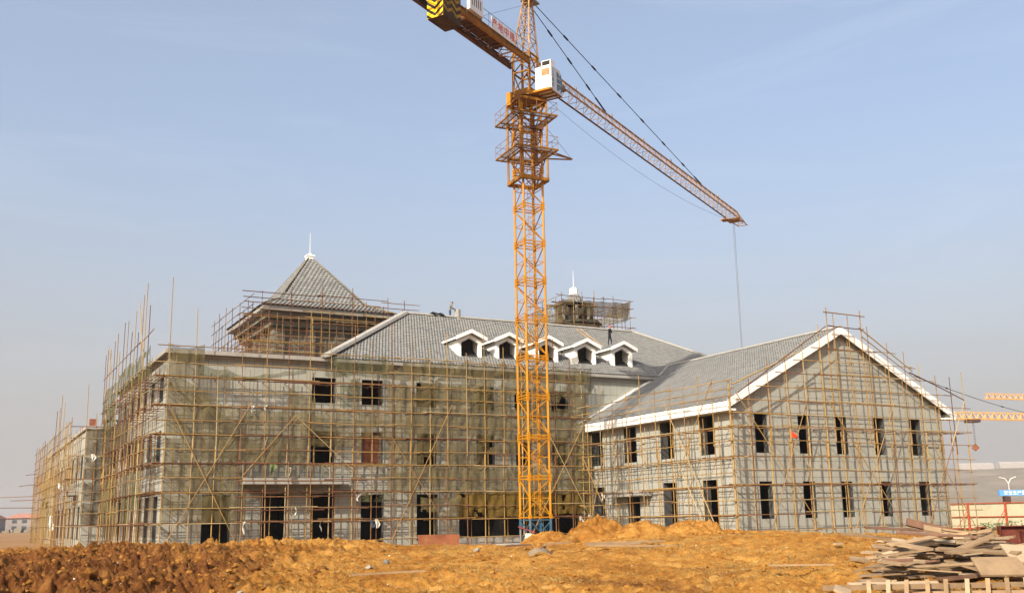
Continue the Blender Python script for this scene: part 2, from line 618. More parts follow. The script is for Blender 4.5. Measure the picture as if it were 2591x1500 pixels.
def bank_rough(a, b, x, y):
    left = smooth(-3.0, -8.0, b)
    rough = 0.70 + 1.9 * left + 0.4 * smooth(24, 17, a)
    fade = smooth(7, 11, a) * (1 - 0.75 * smooth(36, 50, a))
    big = (fbm(x * 0.28, y * 0.28, 3) - 0.5) * 0.36
    mid = (fbm(x * 1.1, y * 1.1, 5, 0.6, ridge=True) - 0.62) * 0.26
    fine = (fbm(x * 4.2, y * 4.2, 5, 0.70) - 0.5) * 0.24
    gully = -np.clip(fbm(x * 0.5 + 40, y * 0.5, 3, ridge=True) - 0.83, 0, 1) * 1.1
    return fade * (big + rough * (mid + fine) + gully * (0.5 + 0.5 * left))


def ground_z(a, b):
    p = site(a, b)
    a_, b_ = np.array([float(a)]), np.array([float(b)])
    return float((bank_height(a_, b_) + bank_rough(a_, b_, np.array([p.x]), np.array([p.y])))[0])


def build_ground():
    far = MB()
    s = 6000
    far.add([(-s, -s, -0.12), (s, -s, -0.12), (s, s, -0.12), (-s, s, -0.12)], [(0, 1, 2, 3)])
    far.build('ground', 'far_earth', kind='structure')
    rows = [4.0]
    while rows[-1] < 62:
        rows.append(rows[-1] + max(0.045, min(0.16, rows[-1] * 0.0035)) if rows[-1] > 13 else rows[-1] + 0.25)
    rows = np.array(rows)
    ang = np.linspace(-0.62, 0.62, 760)
    A, T = np.meshgrid(rows, np.tan(ang), indexing='ij')
    B = A * T
    X = CAM.x + SITE_F.x * A + SITE_R.x * B
    Y = CAM.y + SITE_F.y * A + SITE_R.y * B
    Z = bank_height(A, B) + bank_rough(A, B, X, Y)
    edge = np.maximum(smooth(0.55, 0.62, np.abs(ang))[None, :], smooth(56, 62, A))
    edge = np.maximum(edge, smooth(5.5, 4.0, A))
    Z = Z * (1 - edge) - 0.4 * edge
    V = np.stack([X, Y, Z], -1).reshape(-1, 3)
    nr, nc = A.shape
    idx = np.arange(nr * nc).reshape(nr, nc)
    F = np.stack([idx[:-1, :-1], idx[:-1, 1:], idx[1:, 1:], idx[1:, :-1]], -1).reshape(-1, 4)
    me = np_mesh('earth_bank', V, F, 'dirt')
    S = B / A
    damp = smooth(-0.20, -0.32, S + 0.16 * (fbm(X * 0.5, Y * 0.5, 4) - 0.5)) * smooth(40, 27, A) + 0.8 * smooth(0.62, 0.72, fbm(X * 0.35 + 30, Y * 0.35, 4)) * smooth(24, 18, A)
    at = me.attributes.new('damp', 'FLOAT', 'POINT')
    at.data.foreach_set('value', np.clip(damp, 0, 1).astype(np.float32).ravel())
    put('earth_bank', me, kind='structure')


build_ground()


def hill():
    # long terraced slope behind the fence on the right
    n, k = 90, 26
    V, F = [], []
    for i in range(n):
        t = i / (n - 1)
        az = math.radians(-6 + 62 * t)          # bearing right of the site axis
        fade = math.sin(math.pi * min(1, max(0, t)))**0.35
        for j in range(k):
            s = j / (k - 1)
            d = 1000 + 900 * s
            h = 76 * fade * (math.floor(s * 7) / 7 * 0.6 + 0.4 * s) * min(1, s * 3.0 + 0.05)
            h += 3.0 * math.sin(i * 0.7) * s + 2.0 * math.sin(i * 0.23 + j) * s
            p = site(d * math.cos(az), d * math.sin(az))
            V.append((p.x, p.y, -2 + h))
    for i in range(n - 1):
        for j in range(k - 1):
            F.append((i * k + j, (i + 1) * k + j, (i + 1) * k + j + 1, i * k + j + 1))
    put('hill', np_mesh('hill', np.array(V), np.array(F), 'hill_earth'), kind='structure')


hill()

# ================================================================== BUILDINGS
PW, PH, GAP, PT = 0.60, 1.02, 0.018, 0.03


def rect_minus(rects, hole):
    out = []
    hx0, hx1, hz0, hz1 = hole
    for (x0, x1, z0, z1) in rects:
        if hx1 <= x0 or hx0 >= x1 or hz1 <= z0 or hz0 >= z1:
            out.append((x0, x1, z0, z1))
            continue
        if hx0 > x0:
            out.append((x0, hx0, z0, z1))
        if hx1 < x1:
            out.append((hx1, x1, z0, z1))
        mx0, mx1 = max(x0, hx0), min(x1, hx1)
        if hz0 > z0:
            out.append((mx0, mx1, z0, hz0))
        if hz1 < z1:
            out.append((mx0, mx1, hz1, z1))
    return out


class Wall:
    """Vertical wall with openings: local s along 'u', height z, outward normal n."""

    def __init__(self, org, u, n, length, z0, z1, holes, thick=0.4, top=None):
        self.o, self.u, self.n = Vector(org), Vector(u), Vector(n)
        self.L, self.z0, self.z1, self.holes, self.t = length, z0, z1, holes, thick
        self.top = top      # optional function s -> z limit (gable)

    def P(self, s, z, d=0.0):
        p = self.o + self.u * s + self.n * d
        return (p.x, p.y, z)

    def slab(self, mb, r, d0, d1, mi=0):
        s0, s1, z0, z1 = r
        za, zb = z1, z1
        if self.top:
            za, zb = min(z1, self.top(s0)), min(z1, self.top(s1))
            mid = 0.5 * (s0 + s1)
            if za <= z0 + 0.02 and zb <= z0 + 0.02:
                return
            za, zb = max(za, z0 + 0.01), max(zb, z0 + 0.01)
        mb.hexa([self.P(s0, z0, d1), self.P(s1, z0, d1), self.P(s1, z0, d0), self.P(s0, z0, d0),
                 self.P(s0, za, d1), self.P(s1, zb, d1), self.P(s1, zb, d0), self.P(s0, za, d0)], mi)

    def backing(self, parent, name='wall', mat='backing'):
        mb = MB()
        xs = sorted(set([0, self.L] + [v for h in self.holes for v in h[:2]] + ([self.L * k / 24 for k in range(25)] if self.top else [])))
        for a, b in zip(xs[:-1], xs[1:]):
            if b - a < 1e-5:
                continue
            col = [(a, b, self.z0, self.z1)]
            for h in self.holes:
                col = rect_minus(col, h)
            for r in col:
                self.slab(mb, r, -self.t, 0.0)
        return mb.build(name, mat, parent)

    def panels(self, skip=None, z_start=None):
        """List of panel rectangles (s0,s1,z0,z1)."""
        res = []
        z = self.z0 if z_start is None else z_start
        row = 0
        while z < self.z1 - 0.05:
            zt = min(z + PH, self.z1)
            s = 0.0
            while s < self.L - 0.02:
                st = min(s + PW, self.L)
                if self.top and max(self.top(s), self.top(st)) <= z + 0.05:
                    s = st
                    continue
                rs = [(s, st, z, zt)]
                for h in self.holes:
                    rs = rect_minus(rs, h)
                for r in rs:
                    if r[1] - r[0] > 0.05 and r[3] - r[2] > 0.05:
                        res.append(r)
                s = st
            z = zt
            row += 1
        return res


UNIT = {}


def clad(walls, parent, keep, mat='panel'):
    """Panels of several walls: 'keep' nearest as objects of their own, the rest joined."""
    items = []
    for w in walls:
        for r in w.panels():
            c = Vector(w.P(0.5 * (r[0] + r[1]), 0.5 * (r[2] + r[3])))
            area = (r[1] - r[0]) * (r[3] - r[2])
            d = (c - CAM)
            facing = max(0.0, -d.normalized().dot(w.n))
            items.append((-(area * facing / d.length_squared), w, r))
    items.sort(key=lambda q: q[0])
    for k, (_, w, r) in enumerate(items):
        if k >= keep:
            break
        g = GAP * 0.5
        q = (r[0] + g, r[1] - g, r[2] + g, r[3] - g)
        mb = MB()
        w.slab(mb, q, 0.0015, PT + random.uniform(-0.004, 0.004))
        mb.build('panel', mat, parent)
    rest = MB()
    for (_, w, r) in items[keep:]:
        g = GAP * 0.5
        w.slab(rest, (r[0] + g, r[1] - g, r[2] + g, r[3] - g), 0.0015, PT + random.uniform(-0.004, 0.004))
    if rest.f:
        rest.build('panel_field', mat, parent, kind='stuff')


def tile_roof(name, org, u, v, inside, ulen, vlen, parent, w=0.24, h=0.36, kind='stuff'):
    """Courses of curved clay tiles on the plane org + s*u + t*v; inside(s,t) keeps a tile."""
    org, u, v = Vector(org), Vector(u).normalized(), Vector(v).normalized()
    nrm = u.cross(v).normalized()
    if nrm.z < 0:
        nrm = -nrm
    prof = [(0.0, 0.0), (0.16, 0.032), (0.36, 0.054), (0.54, 0.054), (0.74, 0.032), (1.0, 0.0)]
    V, F, S = [], [], []
    nt, ns = int(vlen / h) + 1, int(ulen / w) + 1
    for j in range(nt):
        shift = 0.5 * w if j % 2 else 0.0
        for i in range(-1, ns + 1):
            s0 = i * w + shift
            t0 = j * h
            if not inside(s0 + 0.5 * w, t0 + 0.5 * h):
                continue
            o = len(V)
            sh = random.random()
            lift = 0.026 + random.uniform(-0.008, 0.010)
            for (tt, lf) in ((t0 - 0.04, lift), (t0 + h, 0.004)):
                for (f, b) in prof:
                    p = org + u * (s0 + f * w) + v * tt + nrm * (b + lf)
                    V.append((p.x, p.y, p.z))
            n = len(prof)
            for k in range(n - 1):
                F.append((o + k, o + k + 1, o + n + k + 1, o + n + k))
                S.append(sh)
    if not V:
        return None
    me = np_mesh(name, np.array(V), np.array(F), 'roof_tile', False, np.array(S))
    return put(name, me, parent, kind=kind)


# ------------------------------------------------------------------ main building
main = thing('main_building', 'long three-storey grey panelled building with hipped tiled roof and white dormers', 'building', (0, 0, 0))
HT = 12.30                                # wall head
ZR, SL = 12.62, 0.585                     # eave height and slope of the main roof
A_top = [(9.38, 11.05, 9.56, 11.27), (12.95, 14.50, 9.54, 11.27), (17.06, 18.60, 9.52, 11.25), (21.80, 23.27, 9.5, 11.2), (25.0, 26.4, 9.5, 11.15), (28.15, 29.7, 9.5, 11.1)]
A_mid = [(9.38, 11.03, 5.40, 7.63), (12.97, 14.54, 5.42, 7.62), (17.09, 18.59, 5.42, 7.62), (21.8, 23.27, 5.4, 7.62), (25.05, 26.3, 5.38, 7.58), (28.15, 29.55, 5.38, 7.58)]
A_gnd = [(2.42, 4.15, 0.14, 3.42), (6.15, 7.81, 0.16, 3.45), (9.47, 11.11, 0.18, 3.46), (12.99, 14.63, 0.2, 3.4), (17.1, 18.7, 0.2, 3.38), (20.35, 30.6, 0.32, 3.42)]
wA = Wall((0, 0, 0), (1, 0, 0), (0, -1, 0), 51.0, -0.2, HT, A_top + A_mid + A_gnd)
B_holes = []
for z0, z1 in ((9.5, 11.2), (5.4, 7.6), (0.2, 3.4)):
    for y in (1.9, 5.3, 8.6, 11.9, 15.2, 18.6):
        B_holes.append((y, y + 1.6, z0, z1))
wB = Wall((0, 0, 0), (0, 1, 0), (-1, 0, 0), 23.0, -0.2, HT, B_holes)
wA.backing(main)
wB.backing(main)
clad([wA, wB], main, 300)
mb = MB()
mb.box(0, 20, 22.6, 23.0, -0.2, HT)
mb.box(20, 51, 18.0, 18.4, -0.2, HT)
mb.box(19.6, 20.0, 18.0, 22.6, -0.2, HT)
mb.box(50.6, 51.0, 0.4, 18.0, -0.2, HT)
mb.build('rear_wall', 'concrete', main)
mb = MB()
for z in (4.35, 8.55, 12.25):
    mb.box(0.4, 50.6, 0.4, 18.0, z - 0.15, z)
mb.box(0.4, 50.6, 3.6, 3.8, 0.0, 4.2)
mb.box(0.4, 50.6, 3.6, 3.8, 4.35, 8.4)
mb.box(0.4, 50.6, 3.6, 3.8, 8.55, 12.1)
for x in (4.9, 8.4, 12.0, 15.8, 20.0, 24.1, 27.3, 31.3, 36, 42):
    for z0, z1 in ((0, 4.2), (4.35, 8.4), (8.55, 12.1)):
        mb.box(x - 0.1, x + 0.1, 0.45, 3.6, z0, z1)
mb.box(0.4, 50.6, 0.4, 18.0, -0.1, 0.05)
mb.build('floor_slab', 'shaded_concrete', main)
# cornice band round the eaves: deep fascia with a shadow gap under it
mb = MB()
mb.box(-0.42, 51.4, -0.5, 0.42, 12.36, 12.62)
mb.box(-0.42, 0.42, 0.42, 23.2, 12.36, 12.62)
mb.build('cornice', 'concrete', main)
mb = MB()
mb.box(-0.12, 51.2, -0.16, 0.3, 12.18, 12.36)
mb.box(-0.12, 0.3, 0.3, 23.1, 12.18, 12.36)
mb.build('bed_mould', 'concrete', main)
# string courses
mb = MB()
mb.box(-0.06, 30.9, -0.07, -0.032, 4.22, 4.42)
mb.box(-0.07, -0.032, -0.032, 23.0, 4.22, 4.42)
mb.build('string_course', 'concrete', main)
# flat roof part
mb = MB()
mb.box(0.42, 20.0, 0.42, 22.6, 12.36, 12.56)
mb.build('flat_roof', 'concrete', main)
# corner quoin strips are plain; black brick infill of one window
br = MB()
br.box(12.98, 14.53, 0.20, 0.30, 5.43, 7.6)
inf = br.build('brick_infill', 'mortar', main)
um = MB()
for row in range(27):
    x = 12.99 + (0.0 if row % 2 else 0.12)
    while x < 14.30:
        um.box(x, x + 0.225, 0.182, 0.2, 5.445 + row * 0.079, 5.512 + row * 0.079)
        x += 0.24
um.build('brickwork', 'brick_infill', inf, kind='stuff')
# balcony slab over the entrance and its raw upstand
bal = MB()
bal.box(4.65, 11.68, -1.5, -0.035, 4.05, 4.40)
bal.box(4.60, 11.73, -1.55, -1.42, 4.28, 4.44)
bal.build('balcony_slab', 'concrete', main)
for x in (5.1, 6.6, 8.2, 9.8, 11.2):
    q = MB()
    q.box(x - 0.05, x + 0.05, -1.40, -1.3, 4.44, 5.25)
    q.build('balcony_post', 'raw_cement', main)
# ground sill wall below the wide opening
mb = MB()
mb.box(20.2, 30.8, -0.05, 0.0, -0.2, 0.36)
mb.build('plinth', 'concrete', main)

# hipped roof
XL, XR, YF = 10.28, 51.6, -0.5
HD = 9.47
ZT = ZR + SL * HD
under = MB()
e = 0.03
under.add([(XL, YF, ZR), (XR, YF, ZR), (XR, YF + 2 * HD, ZR), (XL, YF + 2 * HD, ZR), (XL + HD, YF + HD, ZT), (XR - HD, YF + HD, ZT)],
          [(0, 1, 5, 4), (1, 2, 5), (2, 3, 4, 5), (3, 0, 4), (3, 2, 1, 0)])
under.build('roof_deck', 'shaded_concrete', main)
slen = math.hypot(HD, SL * HD)
vv = Vector((0, 1, SL)).normalized()
DORM = (21.85, 25.05, 28.55, 32.07, 35.60)


def in_front(s, t):
    d = t / slen * HD
    if not (d < HD - 0.02 and d + 0.05 < s < XR - XL - d - 0.05):
        return False
    x, y = XL + s, YF + d
    if y > 1.05:
        for c in DORM:
            hw = 0.94
            if abs(x - c) < hw and y < 3.2:
                return False
    return True


tile_roof('roof_tiles', (XL, YF, ZR), (1, 0, 0), vv, in_front, XR - XL, slen, main)
tile_roof('roof_tiles', (XL, YF, ZR), (0, 1, 0), Vector((1, 0, SL)), lambda s, t: (t / slen * HD) + 0.1 < s < 2 * HD - t / slen * HD - 0.1 and t < slen, 2 * HD, slen, main)
tile_roof('roof_tiles', (XR, YF, ZR), (0, 1, 0), Vector((-1, 0, SL)), lambda s, t: (t / slen * HD) + 0.1 < s < 2 * HD - t / slen * HD - 0.1 and t < slen, 2 * HD, slen, main)


def hip_cap(p0, p1, w, h, parent, name='hip_cap', mat='concrete'):
    p0, p1 = Vector(p0), Vector(p1)
    d = (p1 - p0).normalized()
    s = d.cross(Vector((0, 0, 1))).normalized()
    n = s.cross(d)
    m = MB()
    prof = [(-w, -0.03), (-w * 0.7, h * 0.75), (0, h), (w * 0.7, h * 0.75), (w, -0.03)]
    m.prism([p0 + s * a + n * b for a, b in prof], p1 - p0)
    return m.build(name, mat, parent)


hip_cap((XL - 0.25, YF - 0.25, ZR + 0.02), (XL + HD, YF + HD, ZT + 0.05), 0.36, 0.20, main)
hip_cap((XR + 0.2, YF - 0.2, ZR + 0.03), (XR - HD, YF + HD, ZT + 0.06), 0.16, 0.14, main)
hip_cap((XL + HD, YF + HD, ZT + 0.05), (XR - HD, YF + HD, ZT + 0.05), 0.17, 0.14, main, 'ridge_cap')


# dormers -----------------------------------------------------------
def make_dormer(cx):
    yb = 1.05
    z0 = ZR + SL * (yb - YF) - 0.12
    hw, ww = 0.99, 0.73
    ze, zp = 14.83, 15.27                 # wall head and gable of the front
    w0, we, wp = z0 + 0.13, 14.62, 15.0  # opening
    b = MB()
    yf = yb
    t = 0.22
    fr = [(-hw, z0), (hw, z0), (hw, ze), (0, zp), (-hw, ze)]
    op = [(-ww, w0), (ww, w0), (ww, we), (0, wp), (-ww, we)]
    for k in range(5):
        a0, a1 = fr[k], fr[(k + 1) % 5]
        o0, o1 = op[k], op[(k + 1) % 5]
        b.hexa([(cx + a0[0], yf, a0[1]), (cx + a1[0], yf, a1[1]), (cx + a1[0], yf + t, a1[1]), (cx + a0[0], yf + t, a0[1]),
                (cx + o0[0], yf, o0[1]), (cx + o1[0], yf, o1[1]), (cx + o1[0], yf + t, o1[1]), (cx + o0[0], yf + t, o0[1])])
    # cheeks following the roof slope
    yr = YF + (ze - ZR) / SL
    for s in (-1, 1):
        x0, x1 = cx + s * hw, cx + s * (hw - 0.16)
        b.add([(x0, yf + t, z0), (x0, yr, ze), (x0, yf + t, ze), (x1, yf + t, z0), (x1, yr, ze), (x1, yf + t, ze)],
              [(0, 1, 2), (5, 4, 3), (0, 3, 4, 1), (1, 4, 5, 2), (2, 5, 3, 0)])
    dm = b.build('dormer', 'white_paint', main)
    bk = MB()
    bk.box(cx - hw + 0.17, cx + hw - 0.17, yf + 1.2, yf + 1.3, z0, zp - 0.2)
    bk.build('inner_lining', 'shaded_concrete', dm)
    # gable roof: slabs with tiles and white verge boards
    ov = 0.34
    ex = hw + 0.30
    sl = (zp - ze) / hw
    zs = zp + 0.29
    ze2 = zs - sl * ex
    yfo = yf - ov
    for s in (-1, 1):
        yA = YF + (ze2 - ZR) / SL
        yB = YF + (zs - ZR) / SL
        r = MB()
        r.hexa([(cx, yfo, zs - 0.13), (cx + s * ex, yfo, ze2 - 0.13), (cx + s * ex, yA, ze2 - 0.13), (cx, yB, zs - 0.13),
                (cx, yfo, zs), (cx + s * ex, yfo, ze2), (cx + s * ex, yA, ze2), (cx, yB, zs)])
        r.build('dormer_roof', 'white_paint', dm)
        vb = MB()
        vb.hexa([(cx, yfo - 0.05, zs - 0.22), (cx + s * ex, yfo - 0.05, ze2 - 0.22), (cx + s * ex, yfo - 0.002, ze2 - 0.22), (cx, yfo - 0.002, zs - 0.22),
                 (cx, yfo - 0.05, zs + 0.06), (cx + s * ex, yfo - 0.05, ze2 + 0.06), (cx + s * ex, yfo - 0.002, ze2 + 0.06), (cx, yfo - 0.002, zs + 0.06)])
        vb.build('verge_board', 'white_paint', dm)
        sv = Vector((-s * 1.0, 0, sl)).normalized()
        sL = math.hypot(ex, sl * ex)
        tile_roof('dormer_tiles', (cx + s * ex, yfo + 0.02, ze2), (0, 1, 0), sv,
                  lambda q, tt: 0 < q < (yA - yfo) + (yB - yA) * tt / sL and tt < sL - 0.1, yB - yfo, sL, dm)
        gb = MB()
        gb.box(cx + s * ex - 0.05, cx + s * ex + 0.05, yfo, yA, ze2 - 0.17, ze2 - 0.02)
        gb.build('eave_board', 'white_paint', dm)
    return dm


for cx in DORM:
    make_dormer(cx)

# ------------------------------------------------------------------ gabled wing
XW0, XW1, YW = 31.06, 49.95, -17.57
wing = thing('gabled_wing', 'two-storey grey panelled wing with white-trimmed gable and tiled roof', 'building', (XW0, YW, 0))
XM = 0.5 * (XW0 + XW1)
EZ, ES = 8.50, 0.528                       # eave height at x = XW0-0.66
EX = XW0 - 0.66
RZ = EZ + ES * (XM - EX)
C_holes = []
for x in (32.78, 36.42, 39.66, 43.12, 46.7):
    C_holes.append((x - XW0, x + 1.05 - XW0, 5.38, 7.86))
for x in (32.88, 36.5, 39.78, 43.3, 47.05):
    C_holes.append((x - XW0, x + 1.02 - XW0, 1.32, 3.60))


def gable_top(s):
    x = XW0 + s
    return EZ + ES * (min(x, 2 * XM - x) - EX) - 0.25


wC = Wall((XW0, YW, 0), (1, 0, 0), (0, -1, 0), XW1 - XW0, -0.2, RZ, C_holes, 0.42, gable_top)
D_holes = []
for y in (-2.6, -7.0, -11.45, -15.75):
    D_holes.append((y - YW, y + 1.55 - YW, 5.38, 7.86))
for y in (-2.65, -11.5, -15.75):
    D_holes.append((y - YW, y + 1.5 - YW, 0.2 if y < -5 else 1.7, 3.78))
D_holes.append((-7.15 - YW, -5.65 - YW, 0.2, 2.95))
wD = Wall((XW0, YW, 0), (0, 1, 0), (-1, 0, 0), 17.57, -0.2, 8.2, D_holes, 0.62)
wC.backing(wing)
wD.backing(wing)
clad([wC, wD], wing, 300)
mb = MB()
mb.box(XW1 - 0.4, XW1, YW + 0.42, 0, -0.2, 8.2)
mb.build('rear_wall', 'concrete', wing)
mb = MB()
for z in (0.05, 4.4, 8.15):
    mb.box(XW0 + 0.62, XW1 - 0.4, YW + 0.42, -0.02, z - 0.15, z)
mb.box(XW0 + 4.2, XW0 + 4.4, YW + 0.42, -0.02, 0.05, 4.25)
mb.box(XW0 + 4.2, XW0 + 4.4, YW + 0.42, -0.02, 4.4, 8.0)
mb.box(XW0 + 4.4, XW1 - 4.4, YW + 4.0, YW + 4.2, 0.05, 4.25)
mb.box(XW0 + 4.4, XW1 - 4.4, YW + 4.0, YW + 4.2, 4.4, 8.0)
mb.build('floor_slab', 'shaded_concrete', wing)
# eaves
mb = MB()
mb.box(EX - 0.06, EX + 0.06, YW - 0.42, -0.04, 7.93, 8.50)
mb.box(EX + 0.06, XW0 - 0.032, YW - 0.42, -0.04, 7.93, 8.05)
mb.build('eave_fascia', 'white_paint', wing)
mb = MB()
mb.box(2 * XM - EX - 0.06, 2 * XM - EX + 0.06, YW - 0.42, -0.04, 7.93, 8.50)
mb.box(XW1 + 0.003, 2 * XM - EX - 0.06, YW - 0.42, -0.04, 7.93, 8.05)
mb.box(XW1 + 0.75, XW1 + 1.05, YW - 0.40, YW + 0.2, 7.9, 8.5)
mb.build('eave_fascia', 'white_paint', wing)
for s in (-1, 1):
    xe = EX if s < 0 else 2 * XM - EX
    vb = MB()
    vb.hexa([(XM, YW - 0.45, RZ - 0.44), (xe, YW - 0.45, EZ - 0.44), (xe, YW - 0.35, EZ - 0.44), (XM, YW - 0.35, RZ - 0.44),
             (XM, YW - 0.45, RZ + 0.07), (xe, YW - 0.45, EZ + 0.07), (xe, YW - 0.35, EZ + 0.07), (XM, YW - 0.35, RZ + 0.07)])
    vb.build('verge_board', 'white_paint', wing)
    sf = MB()
    sf.hexa([(XM, YW - 0.347, RZ - 0.2), (xe, YW - 0.347, EZ - 0.2), (xe, 3.0, EZ - 0.2), (XM, 3.0, RZ - 0.2),
             (XM, YW - 0.347, RZ - 0.02), (xe, YW - 0.347, EZ - 0.02), (xe, 3.0, EZ - 0.02), (XM, 3.0, RZ - 0.02)])
    if s < 0:
        sf = MB()
        ym = lambda x: -0.02 if EZ + ES * (x - EX) < ZR else YF + (EZ + ES * (x - EX) - ZR) / SL
        xs = [EX, EX + 3, EX + 6, EX + (ZR - EZ) / ES, XM]
        for a, b in zip(xs[:-1], xs[1:]):
            za, zb = EZ + ES * (a - EX), EZ + ES * (b - EX)
            sf.hexa([(a, YW - 0.347, za - 0.2), (b, YW - 0.347, zb - 0.2), (b, ym(b), zb - 0.2), (a, ym(a), za - 0.2),
                     (a, YW - 0.347, za - 0.02), (b, YW - 0.347, zb - 0.02), (b, ym(b), zb - 0.02), (a, ym(a), za - 0.02)])
    sf.build('roof_deck', 'shaded_concrete', wing)
ev = Vector((1, 0, ES)).normalized()
eL = math.hypot(XM - EX, ES * (XM - EX))


def in_wing(s, t):
    x = EX + t / eL * (XM - EX)
    z = EZ + ES * (x - EX)
    y = YW - 0.42 + s
    lim = -0.05 if z < ZR else YF + (z - ZR) / SL
    return t < eL - 0.05 and 0 < s and y < lim


tile_roof('roof_tiles', (EX, YW - 0.42, EZ), (0, 1, 0), ev, in_wing, 21, eL, wing)
tile_roof('roof_tiles', (2 * XM - EX, YW - 0.42, EZ), (0, 1, 0), Vector((-1, 0, ES)), in_wing, 21, eL, wing)
hip_cap((XM, YW - 0.4, RZ + 0.06), (XM, 1.5, RZ + 0.06), 0.16, 0.12, wing, 'ridge_cap')
# pale flashing where the wing roof meets the main wall
fl = MB()
p0 = Vector((EX + 0.25, -0.16, EZ + 0.14 + 0.0))
p1 = Vector((EX + (ZR - EZ) / ES, -0.16, ZR + 0.10))
dv = (p1 - p0).normalized()
fl.obox((p0 + p1) / 2, dv * ((p1 - p0).length / 2), (0, 0.16, 0), Vector((-dv.z, 0, dv.x)) * 0.10)
fl.build('flashing', 'white_paint', wing)
hip_cap((EX + (ZR - EZ) / ES - 0.1, -0.5, ZR + 0.08), (XM, 1.5, RZ + 0.06), 0.13, 0.10, wing, 'valley_strip', 'concrete')
# small canopy over the side door
mb = MB()
mb.box(XW0 - 0.95, XW0 - 0.032, -8.7, -4.25, 2.98, 3.33)
mb.box(XW0 - 1.0, XW0 - 0.9, -8.75, -4.2, 3.2, 3.38)
mb.build('door_canopy', 'concrete', wing)

# ------------------------------------------------------------------ far side block on the left
side = thing('side_block', 'lower grey block wrapped in bamboo scaffold at the far left', 'building', (-2.4, 23.0, 0))
XS = -2.39
wE = Wall((XS, 23.0, 0), (1, 0, 0), (0, -1, 0), 2.36, -0.3, 9.4, [], 0.4)
S_holes = []
for z0, z1 in ((5.4, 7.5), (0.6, 3.2)):
    for k in range(11):
        S_holes.append((2.0 + 3.8 * k, 3.7 + 3.8 * k, z0, z1))
wF = Wall((XS, 23.0, 0), (0, 1, 0), (-1, 0, 0), 43.0, -0.3, 9.4, S_holes, 0.4)
wE.backing(side)
wF.backing(side)
clad([wE, wF], side, 90)
mb = MB()
mb.box(XS - 0.2, 8, 22.85, 66.2, 9.4, 9.68)
mb.build('cornice', 'concrete', side)
mb = MB()
mb.box(7.6, 8, 23.4, 66, -0.3, 9.4)
mb.box(XS + 0.4, 7.6, 65.6, 66, -0.3, 9.4)
mb.box(XS + 2.8, XS + 3.0, 23.4, 65.6, 0, 9.0)
mb.build('rear_wall', 'shaded_concrete', side)
mb = MB()
mb.box(XS - 1.0, XS - 0.035, 26.5, 31.0, 4.2, 4.55)
mb.build('balcony_slab', 'concrete', side)
# loose bricks stacked on the roof edge
mb = MB()
for i in range(2):
    for j in range(5):
        mb.box(XS + 0.1 + 0.26 * i, XS + 0.34 + 0.26 * i, 23.3, 23.5, 9.69 + 0.12 * j, 9.80 + 0.12 * j)
mb.build('brick_stack', 'brick_infill', None, label='stack of red bricks on the roof edge of the far left block', cat='bricks')

# ------------------------------------------------------------------ pavilion tower with pyramid roof
PX0, PX1, PY0, PY1 = 8.86, 20.0, 12.0, 24.4
tower = thing('pavilion_tower', 'square roof tower with steep grey pyramid roof and white finial', 'tower', (14.4, 18.2, 12.56))
pcx, pcy = 0.5 * (PX0 + PX1), 0.5 * (PY0 + PY1)
mb = MB()
wx0, wx1, wy0, wy1 = PX0 + 1.25, PX1 - 1.25, PY0 + 1.25, PY1 - 1.25
mb.box(wx0 + 0.25, wx1 - 0.25, wy0 + 0.25, wy1 - 0.25, 12.56, 18.3)
mb.build('wall', 'raw_cement', tower)
for i, x in enumerate((wx0 + 0.5, wx0 + 3.05, wx1 - 3.05, wx1 - 0.5)):
    q = MB()
    q.box(x - 0.45, x + 0.45, wy0, wy0 + 0.245, 12.56, 18.2)
    q.build('pier', 'raw_cement', tower)
for y in (wy0 + 0.6, wy0 + 3.5, wy1 - 3.5, wy1 - 0.6):
    q = MB()
    q.box(wx0, wx0 + 0.245, y - 0.45, y + 0.45, 12.56, 18.2)
    q.build('pier', 'raw_cement', tower)
# soffit brackets and eave
mb = MB()
zc = 17.75
for (a, b, zz0, zz1) in ((0.9, 0.9, 17.2, 17.75), (0.45, 0.45, 17.78, 18.25)):
    mb.box(PX0 + a, PX1 - a, PY0 + b, PY1 - b, zz0, zz1)
mb.build('eave_corbel', 'raw_cement', tower)
mb = MB()
mb.box(PX0, PX1, PY0, PY1, 18.3, 18.66)
mb.build('eave_fascia', 'concrete', tower)
AZ = 24.6
IN, IZ = 1.82, 19.6                        # break of slope
deck = MB()
q0 = [(PX0 - 0.1, PY0 - 0.1, 18.67), (PX1 + 0.1, PY0 - 0.1, 18.67), (PX1 + 0.1, PY1 + 0.1, 18.67), (PX0 - 0.1, PY1 + 0.1, 18.67)]
q1 = [(PX0 + IN, PY0 + IN, IZ), (PX1 - IN, PY0 + IN, IZ), (PX1 - IN, PY1 - IN, IZ), (PX0 + IN, PY1 - IN, IZ)]
deck.add(q0 + q1 + [(pcx, pcy, AZ)], [(0, 1, 5, 4), (1, 2, 6, 5), (2, 3, 7, 6), (3, 0, 4, 7), (4, 5, 8), (5, 6, 8), (6, 7, 8), (7, 4, 8), (3, 2, 1, 0)])
deck.build('roof_deck', 'shaded_concrete', tower)


def tri_tiles(a, b, apex, parent, w=0.36, h=0.34, top=None):
    """Tiles on a triangle or (with top) trapezium a-b with apex / top edge."""
    a, b = Vector(a), Vector(b)
    u = (b - a).normalized()
    L = (b - a).length
    if top is None:
        c = Vector(apex)
        c0 = c1 = c
    else:
        c0, c1 = Vector(top[0]), Vector(top[1])
    mid = a + u * ((c0 - a).dot(u))
    v = (c0 - mid)
    H = v.length
    v.normalize()
    s0, s1 = (c0 - a).dot(u), (c1 - a).dot(u)
    tile_roof('roof_tiles', a, u, v, lambda s, t: t < H - 0.02 and s0 * t / H + 0.05 < s < L + (s1 - L) * t / H - 0.05, L, H, parent, w, h)


